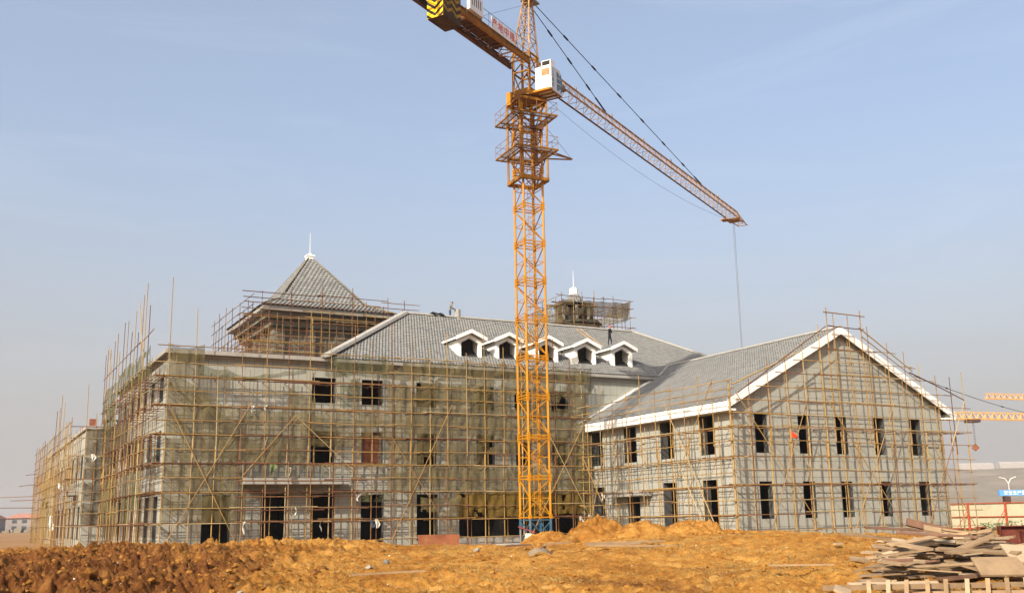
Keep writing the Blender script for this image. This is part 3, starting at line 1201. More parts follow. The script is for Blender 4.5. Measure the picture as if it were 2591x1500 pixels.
for i, j in ((0, 1), (3, 0), (1, 2)):
    A_, B_ = q1[i], q1[j]
    tri_tiles(A_, B_, (pcx, pcy, AZ), tower)
    tri_tiles(q0[i], q0[j], None, tower, top=(q1[i], q1[j]))
for i in range(4):
    hip_cap(Vector(q1[i]) + Vector((0, 0, 0.05)), Vector((pcx, pcy, AZ + 0.06)), 0.075, 0.085, tower, 'hip_cap', 'raw_cement')
    hip_cap(Vector(q0[i]) + Vector((0, 0, 0.05)), Vector(q1[i]) + Vector((0, 0, 0.07)), 0.075, 0.085, tower, 'hip_cap', 'raw_cement')
mb = MB()
mb.prism([(pcx + 0.44 * math.cos(k * math.pi / 2 + 0.785), pcy + 0.44 * math.sin(k * math.pi / 2 + 0.785), AZ - 0.30) for k in range(4)], (0, 0, 0.26))
mb.prism([(pcx + 0.52 * math.cos(k * math.pi / 2 + 0.785), pcy + 0.52 * math.sin(k * math.pi / 2 + 0.785), AZ - 0.035) for k in range(4)], (0, 0, 0.14))
mb.prism([(pcx + 0.2 * math.cos(k * math.pi / 2 + 0.785), pcy + 0.2 * math.sin(k * math.pi / 2 + 0.785), AZ + 0.107) for k in range(4)], (0, 0, 0.16))
fin = mb.build('finial', 'white_paint', tower)
mb = MB()
mb.bar((pcx, pcy, AZ + 0.26), (pcx, pcy, AZ + 2.2), 0.026, 6, 0.016)
mb.build('rod', 'white_paint', fin)

# ------------------------------------------------------------------ small cupola behind the ridge
CX, CY = 41.75, 18.3
cup = thing('roof_cupola', 'small octagonal turret with white cap behind the ridge', 'turret', (CX, CY, 14.0))


def octagon(r, z, rot=0.3927):
    return [(CX + r * math.cos(k * math.pi / 4 + rot), CY + r * math.sin(k * math.pi / 4 + rot), z) for k in range(8)]


mb = MB()
mb.prism(octagon(2.5, 14.0), (0, 0, 6.3))
mb.prism(octagon(2.75, 20.3), (0, 0, 0.25))
mb.build('base', 'raw_cement', cup)
for k in range(8):
    q = MB()
    a = k * math.pi / 4 + 0.3927
    q.bar((CX + 1.75 * math.cos(a), CY + 1.75 * math.sin(a), 20.55), (CX + 1.75 * math.cos(a), CY + 1.75 * math.sin(a), 22.35), 0.2, 4)
    q.build('column', 'raw_cement', cup)
mb = MB()
mb.prism(octagon(1.3, 20.55), (0, 0, 1.8))
mb.build('core', 'shaded_concrete', cup)
mb = MB()
r0, r1 = octagon(2.2, 22.30), octagon(0.42, 23.6)
rm = octagon(0.98, 22.72)
mb.add(r0 + rm + r1, [(k, (k + 1) % 8, 8 + (k + 1) % 8, 8 + k) for k in range(8)] + [(8 + k, 8 + (k + 1) % 8, 16 + (k + 1) % 8, 16 + k) for k in range(8)] + [tuple(range(7, -1, -1))])
mb.build('cone_deck', 'shaded_concrete', cup)
for k in range(8):
    A_, B_ = rm[k], rm[(k + 1) % 8]
    tri_tiles(A_, B_, None, cup, 0.2, 0.3, top=(r1[k], r1[(k + 1) % 8]))
    A_, B_ = r0[k], r0[(k + 1) % 8]
    tri_tiles(A_, B_, None, cup, 0.24, 0.3, top=(rm[k], rm[(k + 1) % 8]))
mb = MB()
mb.prism(octagon(0.50, 23.35), (0, 0, 0.22))
mb.prism(octagon(0.42, 23.575), (0, 0, 0.55))
mb.prism(octagon(0.28, 24.13), (0, 0, 0.12))
fin = mb.build('cap', 'white_paint', cup)
mb = MB()
mb.bar((CX, CY, 24.2), (CX, CY, 26.0), 0.026, 6, 0.016)
mb.build('rod', 'white_paint', fin)

# ================================================================== SCAFFOLDS
def jit(a):
    return random.uniform(-a, a)


class Frame:
    """Scaffold along a wall: s along u, d out from the wall along n, z up."""

    def __init__(self, root, org, u, n, dark=0.25):
        self.root, self.o, self.u, self.n, self.dark = root, Vector(org), Vector(u), Vector(n), dark

    def P(self, s, d, z):
        p = self.o + self.u * s + self.n * d
        return Vector((p.x, p.y, z))

    def upright(self, s, d, z0, z1, r=0.034, lean=0.10):
        # bamboo standards are spliced: a lower and an upper pole overlapping
        dk = random.random() < self.dark
        if z1 - z0 > 7.5:
            zm = z0 + random.uniform(5.2, 6.6)
            k = jit(lean * 0.5)
            pole('standard', self.P(s, d, z0), self.P(s + k, d, zm + 0.8), r * 1.08, self.root, dk)
            pole('standard', self.P(s + k + 0.05, d + 0.03, zm - 0.4), self.P(s + k + jit(lean), d + jit(0.05), z1), r * 0.92, self.root, random.random() < self.dark)
        else:
            pole('standard', self.P(s, d, z0), self.P(s + jit(lean), d + jit(0.04), z1), r, self.root, dk)

    def ledger(self, s0, s1, d, z, r=0.029, seg=6.2, over=0.5, dk=None):
        s = s0 - random.uniform(0.1, 0.4)
        k = 0
        while s < s1:
            e = min(s + seg * random.uniform(0.85, 1.1), s1 + random.uniform(0.1, 0.6))
            zo = (0.035 if k % 2 else -0.02) + jit(0.02)
            pole('ledger', self.P(s, d, z + zo + jit(0.03)), self.P(e, d, z + zo + jit(0.03)), r, self.root, (random.random() < self.dark) if dk is None else dk)
            if e >= s1:
                break
            s = e - over * random.uniform(0.6, 1.4)
            k += 1

    def transom(self, s, d0, d1, z, r=0.025):
        pole('transom', self.P(s, d0, z + jit(0.02)), self.P(s + jit(0.05), d1 + random.uniform(0.05, 0.35), z + jit(0.03)), r, self.root, True)

    def deck(self, s0, s1, d0, d1, z, n=3):
        for k in range(n):
            d = d0 + (d1 - d0) * (k + 0.5) / n
            self.ledger(s0 + random.uniform(0, 0.4), s1 - random.uniform(0, 0.4), d, z + 0.055, 0.026, 4.5, 0.3, random.random() < 0.65)

    def brace(self, s0, z0, s1, z1, d=1.42, r=0.031):
        pole('brace', self.P(s0, d, z0), self.P(s1, d + 0.03, z1), r, self.root, False)


def scaffold(name, label, org, u, n, us, tops, inner_us, inner_top, levels, decks, s0, s1, braces=(), dark=0.25, d_out=1.3, d_in=0.38, z0=-0.1, group='bamboo scaffolds round the buildings', cat='scaffold', span=None, deck_n=3, trans=True):
    root = thing(name, label, cat, (org[0], org[1], 0), group)
    f = Frame(root, org, u, n, dark)
    for i, s in enumerate(us):
        f.upright(s, d_out, z0, tops(s) if callable(tops) else tops[i])
    for s in inner_us:
        f.upright(s, d_in, z0, inner_top(s) if callable(inner_top) else inner_top, 0.028)
    for z in levels:
        a, b = (s0, s1) if span is None else span(z)
        if b - a < 0.8:
            continue
        f.ledger(a, b, d_out + 0.06, z)
        if z in decks:
            f.ledger(a, b, d_in + 0.05, z, 0.027)
            f.deck(a, b, d_in + 0.1, d_out - 0.1, z, deck_n)
            if trans:
                for s in us:
                    if a - 0.1 <= s <= b + 0.1:
                        f.transom(s + 0.06, 0.04, d_out + 0.1, z - 0.05)
    for br in braces:
        f.brace(*br)
    return f


# front of the main building ----------------------------------------
A_us = [-0.31, 1.33, 2.78, 4.3, 5.91, 7.39, 8.78, 10.3, 11.92, 13.25, 14.7, 16.07, 17.56, 18.89, 20.43, 21.82, 23.36, 24.9, 26.3, 27.62, 29.07, 30.1]
A_tops = [17.1, 15.2, 11.2, 13.6, 14.4, 13.2, 15.6, 13.4, 14.9, 13.9, 15.2, 14.2, 13.7, 14.9, 13.4, 15.1, 14.0, 14.6, 13.6, 14.9, 13.5, 13.2]
A_lev = [12.72, 11.62, 10.77, 9.88, 8.95, 8.04, 7.14, 6.21, 5.33, 4.43, 3.55, 2.58, 1.66, 0.42]
A_dk = (10.77, 8.95, 7.14, 5.33, 3.55, 1.66)
fA = scaffold('front_scaffold', 'tall bamboo scaffold with sagging nets across the long front facade', (0, 0, 0), (1, 0, 0), (0, -1, 0),
              A_us, A_tops, [x + 0.72 for x in A_us[:-1]], lambda s: 11.6 + random.uniform(-0.6, 0.9), A_lev, A_dk, -0.9, 30.6,
              [(-0.2, 9.0, 4.4, 0.2), (-0.2, 0.1, 5.0, 9.3), (14.6, 0.1, 19.2, 9.6), (13.6, 8.8, 19.4, 0.3), (25.4, 0.3, 30.2, 8.6), (26.6, 8.6, 30.6, 1.4), (8.0, 8.4, 12.4, 4.5), (4.6, 4.6, 8.0, 8.6)])
# outrigged lower scaffold in front of the balcony
bf = Frame(fA.root, (0, 0, 0), (1, 0, 0), (0, -1, 0), 0.95)
for s in (4.4, 5.95, 7.4, 8.9, 10.4, 11.9):
    bf.upright(s, 2.0, -0.1, 5.45, 0.038)
for z in (0.35, 1.75, 2.45, 3.25, 4.25, 5.35):
    bf.ledger(4.2, 12.2, 2.05, z, 0.034)

# left return of the main building -----------------------------------
B_us = [0.9, 2.3, 3.9, 5.5, 7.2, 9.0, 10.8, 12.6, 14.4, 16.2, 18.1, 20.0, 21.8, 23.2]
B_tops = [15.6, 17.4, 16.9, 14.6, 16.4, 15.2, 16.3, 16.5, 14.6, 16.3, 16.0, 15.6, 15.8, 15.6]
fB = scaffold('return_scaffold', 'dense bamboo scaffold with tall upright poles on the narrow left return wall', (0, 0, 0), (0, 1, 0), (-1, 0, 0),
              B_us, B_tops, [y + 0.8 for y in B_us[:-1]], lambda s: 12.2 + random.uniform(-0.4, 0.8), [13.6] + A_lev[1:], A_dk, -1.4, 23.4,
              [(2.2, 12.8, 4.6, 16.6), (17.6, 12.9, 20.6, 15.9)], 0.45)

# far side block -------------------------------------------------------
S_us = [0.2 + 1.55 * k for k in range(28)]
fS = scaffold('block_scaffold', 'weathered yellow bamboo scaffold along the far side block at left edge', (XS, 23.0, 0), (0, 1, 0), (-1, 0, 0),
              S_us, lambda s: random.choice((9.9, 10.4, 10.2, 12.4, 13.4, 10.0)) if s < 24 else random.choice((9.8, 10.2, 10.6)), [s + 0.7 for s in S_us], lambda s: 9.6 + jit(0.3),
              [9.9, 8.95, 8.04, 7.14, 6.2, 5.33, 4.4, 3.55, 2.6, 1.66, 0.5], (7.14, 5.33, 3.55), -1.3, 43.5, [], 0.15, deck_n=2, trans=False)
ff = Frame(fS.root, (XS, 23.0, 0), (1, 0, 0), (0, -1, 0), 0.3)
for s, zt in ((-1.35, 10.2), (-0.25, 12.9), (0.45, 10.6), (1.15, 12.6), (1.9, 10.0)):
    ff.upright(s, 1.3, -0.2, zt)
for z in (9.5, 8.6, 7.14, 6.2, 5.33, 4.3, 3.55, 2.6, 1.66):
    ff.ledger(-1.3, 2.1, 1.36, z)
for z in (7.14, 5.33, 3.55, 1.66):
    ff.deck(-1.2, 2.1, 0.4, 1.2, z, 2)
for z, e in ((5.1, 3.6), (4.7, 2.4), (3.8, 3.4), (6.4, 1.6), (7.6, 1.0)):
    pole('ledger', (XS - 1.2, 62.5, z), (XS - 1.2 - e, 66.5, z + jit(0.1)), 0.04, fS.root, True)

# wing side wall --------------------------------------------------------
D_us = [0.05 - 1.5 * k for k in range(13)]
D_us = [y - YW for y in (0.05 - 0.9, -2.6, -4.4, -6.1, -7.8, -9.5, -11.2, -12.8, -14.4, -15.9, -17.3)]
fD = scaffold('wing_side_scaffold', 'bamboo scaffold on the sunlit side wall of the gabled wing', (XW0, YW, 0), (0, 1, 0), (-1, 0, 0),
              D_us, [10.6, 10.0, 11.3, 9.8, 10.2, 11.2, 10.0, 10.1, 9.8, 10.3, 9.8], [s - 0.7 for s in D_us], lambda s: 7.7,
              [9.66, 9.12, 8.72, 6.86, 5.96, 5.03, 4.09, 3.29, 2.45, 1.57, 0.5], (6.86, 5.03, 3.29, 1.57), -1.5, 17.2,
              [(14.6, 1.6, 11.6, 8.6), (15.6, 6.0, 12.0, 1.2), (0.0, 9.9, 4.2, 3.8), (0.2, 0.4, 5.2, 9.0), (4.0, 5.0, 1.2, 0.3)], 0.12, deck_n=1)

# wing gable ------------------------------------------------------------
C_us = [x - XW0 for x in (31.35, 32.9, 34.5, 36.0, 37.6, 39.0, 40.4, 42.0, 43.6, 45.2, 46.65, 48.3, 49.6, 50.9)]


def c_top(s):
    x = XW0 + s
    if x > 48:
        return random.uniform(10.6, 11.5)
    return EZ + ES * (min(x, 2 * XM - x) - EX) + random.uniform(0.6, 1.5)


def c_span(z):
    if z < 8.2:
        return (-1.25, 20.0)
    k = (z - EZ - 0.2) / ES
    return (max(-0.6, k - 0.4), min(20, 2 * (XM - XW0) - k + 0.9))


fC = scaffold('gable_scaffold', 'bamboo scaffold stepping up the gable end of the wing', (XW0, YW, 0), (1, 0, 0), (0, -1, 0),
              C_us, c_top, [s + 0.75 for s in C_us[:-1]], lambda s: EZ + ES * (min(XW0 + s, 2 * XM - XW0 - s) - EX) - 0.5,
              [12.12, 11.22, 10.39, 9.45, 8.57, 7.7, 6.93, 6.03, 5.07, 4.26, 3.39, 2.45, 1.62, 0.6], (6.93, 3.39), -1.2, 20.0,
              [(-0.8, 8.9, 5.4, 0.5), (1.2, 0.3, 5.2, 9.2), (6.6, 8.9, 12.8, 0.4), (8.2, 0.4, 12.8, 8.8), (16.0, 6.2, 19.4, 0.6), (15.0, 0.6, 18.6, 7.0), (18.0, 6.0, 19.8, 9.2)], 0.10, span=c_span, deck_n=1)
fC.deck(3.2, 13.5, 0.5, 1.2, 8.62, 2)
fC.deck(6.4, 12.6, 0.5, 1.2, 10.44, 2)
fC.deck(8.0, 11.2, 0.5, 1.2, 12.12, 2)
fC.deck(4.6, 8.0, 0.5, 1.2, 9.48, 2)
fC.deck(-0.6, 3.4, 0.5, 1.2, 7.75, 2)
# corner standard, thick, and the loose rails over the verge
pole('standard', (XW0 - 1.15, YW - 1.2, -0.1), (XW0 - 1.2, YW - 1.25, 9.7), 0.075, fC.root)
for p0, p1 in (((30.4, 8.9), (38.2, 13.6)), ((30.0, 9.4), (35.8, 11.8)), ((41.2, 13.7), (45.9, 11.0)), ((41.4, 13.1), (46.5, 10.3)), ((45.6, 10.9), (50.8, 9.2)), ((38.1, 14.55), (41.8, 14.5)), ((38.4, 13.65), (41.6, 13.6))):
    pole('ledger', (p0[0], YW - 1.4, p0[1]), (p1[0], YW - 1.4, p1[1]), 0.04, fC.root, random.random() < 0.5)
for x, zt in ((38.4, 14.9), (41.45, 14.9)):
    pole('standard', (x, YW - 1.3, 6.0), (x, YW - 1.32, zt), 0.04, fC.root)

# pavilion tower ----------------------------------------------------------
tw = thing('tower_scaffold', 'rusty pole scaffold round the eaves of the pyramid-roofed tower', 'scaffold', (PX0, PY0, 12.56), 'bamboo scaffolds round the buildings')
ft = Frame(tw, (PX0, PY0, 0), (1, 0, 0), (0, -1, 0), 0.92)
for k, s in enumerate([-1.2, -0.3, 0.9, 2.1, 3.3, 4.6, 5.9, 7.2, 8.5, 9.8, 11.0, 11.9]):
    ft.upright(s, 0.75, 12.6, random.uniform(19.0, 20.6) if k % 2 else random.uniform(17.0, 19.4), 0.032, 0.12)
    ft.upright(s + 0.5, -0.5, 12.6, random.uniform(16.5, 18.2), 0.03)
for z in (13.2, 13.9, 14.6, 15.2, 15.6, 16.1, 16.6, 17.2, 17.7, 18.15, 18.6, 19.05, 19.5):
    ft.ledger(-1.6, 12.9, 0.8 + jit(0.1), z, 0.034)
    if z in (15.6, 17.7):
        ft.deck(-1.4, 12.2, -0.6, 0.7, z, 3)
for s in (0.3, 1.5, 2.7, 4.0, 5.2, 6.5, 7.8, 9.1, 10.4, 11.6, 12.4):
    ft.upright(s, 0.9 + jit(0.2), 12.6, random.uniform(17.6, 19.9), 0.036, 0.2)
ft.brace(4.2, 12.8, 8.6, 15.4, 0.85, 0.035)
fl_ = Frame(tw, (PX0, PY0, 0), (0, 1, 0), (-1, 0, 0), 0.92)
for k, s in enumerate([-0.6, 0.8, 2.1, 3.4, 4.7, 6.0, 7.3, 8.6, 9.9, 11.2, 12.5, 13.3]):
    fl_.upright(s, 1.0, 12.6, random.uniform(18.8, 20.2) if k % 2 else random.uniform(17.4, 19.0), 0.032, 0.12)
    fl_.upright(s + 0.4, 0.1, 12.6, random.uniform(16.6, 18.2), 0.03)
    fl_.upright(s + 0.7, -0.7, 12.6, random.uniform(16.0, 17.6), 0.03)
for z in (13.4, 14.2, 15.0, 15.8, 16.6, 17.4, 18.4, 19.2):
    fl_.ledger(-1.0, 13.6, 1.05, z, 0.03)
    if z < 17:
        fl_.ledger(-0.6, 13.2, 0.0, z + 0.3, 0.03)
for k in range(5):
    fl_.brace(random.uniform(0, 4), 13, random.uniform(6, 12), random.uniform(15.5, 17.5), random.uniform(0, 0.9), 0.034)

# cupola ---------------------------------------------------------------------
cs = thing('cupola_scaffold', 'ragged pole scaffold with torn net round the small turret', 'scaffold', (CX, CY, 16), 'bamboo scaffolds round the buildings')
fc = Frame(cs, (CX, CY, 0), (1, 0, 0), (0, -1, 0), 0.85)
for d in (3.1, -3.0):
    for s in (-3.2, -2.0, -0.9, 0.4, 1.5, 2.6, 3.6, 4.6):
        fc.upright(s, d, 15.5, random.uniform(22.4, 23.4) if d > 0 else random.uniform(21.5, 23.2), 0.035)
    for z in (19.9, 20.9, 21.8, 22.6):
        fc.ledger(-3.6, 4.9, d + 0.05, z, 0.032)
fe = Frame(cs, (CX, CY, 0), (0, 1, 0), (-1, 0, 0), 0.85)
for d in (3.3, -4.7):
    for s in (-2.0, -0.6, 0.8, 2.2):
        fe.upright(s, d, 15.5, random.uniform(22, 23.2), 0.035)
    for z in (19.9, 20.9, 21.8, 22.6):
        fe.ledger(-3.2, 3.2, d + 0.05, z, 0.032)
for k in range(9):
    a = random.uniform(0, 6.28)
    p = Vector((CX + 0.3 + 2.2 * math.cos(a), CY + 2.0 * math.sin(a) - 0.5, 22.5 + jit(0.15)))
    pole('plank', p + Vector((-1.2 + jit(0.3), jit(0.8), jit(0.12))), p + Vector((1.2 + jit(0.3), jit(0.8), jit(0.12))), 0.06, cs, True)
fc.deck(-3.3, 4.6, -2.4, 2.9, 20.55, 6)

# ================================================================== NETS
NET_N = [0]


def net(label, c00, c10, c01, c11, sag=0.12, mat='net_brown', tear=0.0, swag=0.0, nu=None, seed=None, group='debris nets on the scaffolds'):
    """Hanging net between four corners (bottom-left, bottom-right, top-left, top-right)."""
    NET_N[0] += 1
    rs = np.random.default_rng(seed if seed is not None else NET_N[0] * 7 + 3)
    c00, c10, c01, c11 = [np.array(c, float) for c in (c00, c10, c01, c11)]
    W = np.linalg.norm(c10 - c00)
    H = np.linalg.norm(c01 - c00)
    nu = nu or max(8, int(W / 0.09))
    nv = max(6, int(H / 0.14))
    U, Vv = np.meshgrid(np.linspace(0, 1, nu), np.linspace(0, 1, nv), indexing='ij')
    P = (c00[None, None] * ((1 - U) * (1 - Vv))[..., None] + c10 * (U * (1 - Vv))[..., None] + c01 * ((1 - U) * Vv)[..., None] + c11 * (U * Vv)[..., None])
    nrm = np.cross(c10 - c00, c01 - c00)
    nrm /= np.linalg.norm(nrm)
    o1, o2 = rs.random() * 90, rs.random() * 90
    bay = np.abs(np.sin(math.pi * U * max(1, round(W / 1.6))))
    fold = (fbm(U * W * 1.5 + o1, Vv * H * 0.5 + o2, 3) - 0.5)
    pleat = np.sin(U * W * 8.0 + 9.0 * fbm(U * W * 0.7 + o2, Vv * H * 0.6 + o1, 3)) * 0.035
    P = P + nrm * (sag * bay * np.sin(math.pi * Vv) * 0.7 + 0.34 * fold + pleat)[..., None]
    edge = (fbm(U * W * 0.9 + o2, U * 0 + o1, 3) - 0.5)
    P[..., 2] += -swag * bay * Vv ** 2 * 1.0 + edge * (1 - Vv) * 0.35 * min(1, H / 1.5) - 0.10 * bay * Vv
    V = P.reshape(-1, 3)
    idx = np.arange(nu * nv).reshape(nu, nv)
    F = np.stack([idx[:-1, :-1], idx[1:, :-1], idx[1:, 1:], idx[:-1, 1:]], -1)
    if tear > 0:
        t = fbm(U * W * 0.8 + o2 + 5, Vv * H * 0.9 + o1, 3)
        t = 0.25 * (t[:-1, :-1] + t[1:, :-1] + t[1:, 1:] + t[:-1, 1:])
        keep = t < np.quantile(t, 1 - tear)
        F = F[keep]
    F = F.reshape(-1, 4)
    me = np_mesh('debris_net', V, F, mat)
    return put('debris_net', me, None, label=label, cat='net', group=group)


def netA(label, x0, x1, z0, z1, y=-1.18, xt0=None, xt1=None, zt1=None, zb1=None, **kw):
    xt0 = x0 if xt0 is None else xt0
    xt1 = x1 if xt1 is None else xt1
    zt1 = z1 if zt1 is None else zt1
    zb1 = z0 if zb1 is None else zb1
    return net(label, (x0, y, z0), (x1, y, zb1), (xt0, y, z1), (xt1, y, zt1), **kw)


# top lift
netA('net over the top left corner of the front facade', -0.35, 1.9, 10.8, 12.9, sag=0.25, swag=0.2)
netA('net swag drooping below the cornice near the left corner', 1.5, 5.4, 10.85, 11.75, zt1=10.95, zb1=10.6, swag=0.1, mat='net_green')
netA('net swag rising to the right below the cornice', 4.4, 8.6, 10.6, 10.95, zt1=11.7, zb1=11.35, mat='net_green')
netA('green net hung over the eave above the second top window', 9.9, 14.3, 11.3, 12.95, swag=0.25, mat='net_green', tear=0.12)
netA('net over the eave above the middle of the facade', 14.0, 20.6, 11.25, 12.95, swag=0.3, tear=0.1)
netA('net strip hung below the eave left of the crane', 20.4, 25.0, 11.0, 13.0, swag=0.3, tear=0.08)
netA('net over the eave right of the crane mast', 24.8, 31.2, 10.9, 12.9, swag=0.25, tear=0.05)
# second lift
netA('triangle of net hanging at the left corner below the top walkway', -0.35, 3.1, 9.0, 10.75, xt1=0.4, zb1=9.2, sag=0.2)
netA('pointed net flap hanging at the second lift', 2.2, 3.4, 8.2, 9.9, xt0=0.9, xt1=3.1, zt1=9.1)
netA('net hanging between the blank wall and the first top window', 7.4, 9.3, 8.9, 10.4, zt1=9.7, sag=0.15)
netA('bunched green net beside the first top window', 11.0, 12.4, 9.1, 11.2, mat='net_green', tear=0.15)
netA('net between the second and third top windows', 14.4, 17.2, 8.9, 10.8, sag=0.18, tear=0.04)
netA('net in front of the third top window', 16.9, 21.2, 8.95, 11.2, sag=0.15)
netA('net with torn slits in front of the fourth top window', 21.0, 24.6, 8.95, 11.2, sag=0.15, tear=0.12)
netA('net right of the crane at the top walkway', 24.8, 30.8, 8.95, 11.0, sag=0.15, tear=0.10)
# third lift
netA('wide net below the second walkway at the left corner', -0.35, 4.3, 7.15, 8.95, sag=0.2)
netA('wide net below the second walkway left of the middle', 4.2, 9.0, 7.15, 8.85, sag=0.2)
netA('net below the second walkway above the brick-filled window', 8.8, 15.0, 7.2, 8.9, sag=0.2, tear=0.06)
netA('net below the second walkway at the middle of the facade', 14.8, 22.0, 7.2, 8.9, sag=0.2)
netA('net below the second walkway behind the crane mast', 21.9, 31.0, 7.15, 8.9, sag=0.2, tear=0.03)
# fourth lift
netA('net below the third walkway at the left corner', -0.35, 4.4, 5.35, 7.1, sag=0.18, tear=0.05)
netA('net below the third walkway over the blank bay', 4.2, 8.9, 5.4, 7.1, sag=0.18)
netA('short net hanging above the middle-storey window beside the bricks', 8.9, 12.6, 6.5, 7.1, zb1=6.6, sag=0.12)
netA('net below the third walkway between two middle-storey windows', 14.5, 17.1, 5.4, 7.1, sag=0.2)
netA('torn net in front of a dark middle-storey window', 16.9, 19.0, 5.9, 7.1, sag=0.12, tear=0.25)
netA('net below the third walkway at the middle of the facade', 18.8, 21.9, 5.4, 7.1, sag=0.2)
netA('ragged net in front of the fourth middle-storey window', 21.6, 24.8, 6.2, 7.1, sag=0.15, tear=0.25)
netA('net below the third walkway right of the crane mast', 26.2, 31.0, 5.5, 7.1, sag=0.15, tear=0.12)
# fifth lift
netA('net below the fourth walkway at the left corner', -0.35, 4.3, 3.6, 5.3, sag=0.2)
netA('net below the fourth walkway between balcony and middle', 14.4, 20.2, 3.55, 5.3, sag=0.22, tear=0.03)
netA('net below the fourth walkway behind the crane mast', 20.0, 31.0, 3.5, 5.3, sag=0.2, tear=0.02)
# sixth lift
netA('net over the ground-floor doorway at the left', -0.35, 4.9, 1.7, 3.5, sag=0.2, tear=0.04)
netA('thick ochre net across the wide ground-floor opening', 19.6, 26.0, 1.75, 3.52, sag=0.12, mat='net_thick', tear=0.03)
netA('thick ochre net at the right end of the wide opening', 25.9, 30.9, 1.85, 3.52, sag=0.12, mat='net_thick', tear=0.05)
netA('torn net strip beside the fourth ground-floor doorway', 16.9, 20.0, 1.7, 3.2, sag=0.15, tear=0.25)
netA('rags of green net at the doorway right of the balcony', 12.6, 15.0, 2.9, 3.6, sag=0.1, mat='net_green', tear=0.25)
netA('tall green net rolled into a rope beside the left doorway', 4.2, 4.7, 1.0, 4.9, mat='net_green')
# left return
for i, (y0, y1, z0, z1, m, t) in enumerate([(0.2, 5.0, 10.9, 12.9, 'net_green', 0.1), (6.0, 16.0, 11.2, 13.0, 'net_green', 0.1), (16.0, 23.0, 8.8, 12.6, 'net_green', 0.12),
                                           (1.0, 6.0, 5.4, 7.1, 'net_dull', 0.2), (9.0, 20.0, 7.2, 8.9, 'net_dull', 0.15), (2.5, 9.5, 1.8, 5.2, 'net_green', 0.25), (13.0, 22.0, 1.7, 5.2, 'net_brown', 0.15)]):
    places = ['at its top near corner', 'along its eave', 'high at its far end', 'at middle height near the corner', 'at middle height far along', 'low near the corner', 'low at its far end']
    net('net on the narrow left return wall, ' + places[i], (-1.16, y1, z0), (-1.16, y0, z0), (-1.16, y1, z1), (-1.16, y0, z1), 0.2, m, t)
# far side block front
for i, (z0, z1) in enumerate([(7.2, 9.4), (5.4, 7.1), (3.6, 5.3), (1.75, 3.5)]):
    net('net on the end wall of the far left block, ' + ['top lift', 'second lift', 'third lift', 'lowest lift'][i], (XS - 0.2, 21.82, z0), (XS + 2.2, 21.82, z0), (XS - 0.2, 21.82, z1), (XS + 2.2, 21.82, z1), 0.2, 'net_dull', 0.04)
# corner strip beside the wing
netA('net at the inner corner between facade and wing, upper', 29.6, 31.0, 3.6, 9.0, sag=0.2, tear=0.06)
# cupola net
net('torn brown net stretched round the turret scaffold', (CX - 3.0, CY - 3.0, 20.7), (CX + 4.4, CY - 3.0, 20.8), (CX - 3.2, CY - 3.0, 22.3), (CX + 4.6, CY - 3.0, 22.5), 0.2, 'net_dull', 0.10)
net('brown net on the left face of the turret scaffold', (CX - 3.2, CY + 3.0, 19.0), (CX - 3.2, CY - 3.0, 19.0), (CX - 3.2, CY + 3.0, 22.0), (CX - 3.2, CY - 3.0, 22.1), 0.2, 'net_brown', 0.06)
net('grey net bulging off the right end of the turret scaffold', (CX + 4.4, CY - 3.0, 20.7), (CX + 4.0, CY + 2.5, 20.9), (CX + 4.8, CY - 3.0, 22.6), (CX + 4.6, CY + 2.6, 22.4), 0.5, 'net_brown', 0.06)

# ================================================================== TOWER CRANE
MX, MY = 20.36, -11.21
crane = thing('tower_crane', 'orange tower crane standing in front of the main facade', 'crane', (MX, MY, 0))
MR = math.radians(-3)
mx, my = Vector((math.cos(MR), math.sin(MR), 0)), Vector((-math.sin(MR), math.cos(MR), 0))
JA = math.radians(31.64)
jd, jp = Vector((math.cos(JA), math.sin(JA), 0)), Vector((-math.sin(JA), math.cos(JA), 0))
HW = 0.70


def MP(u, v, z):
    p = Vector((MX, MY, 0)) + mx * u + my * v
    return Vector((p.x, p.y, z))


def JP(a, p, z):
    q = Vector((MX, MY, 0)) + jd * a + jp * p
    return Vector((q.x, q.y, z))


CORN = [(-HW, -HW), (HW, -HW), (HW, HW), (-HW, HW)]
SEC = 2.5
Z0 = 1.57


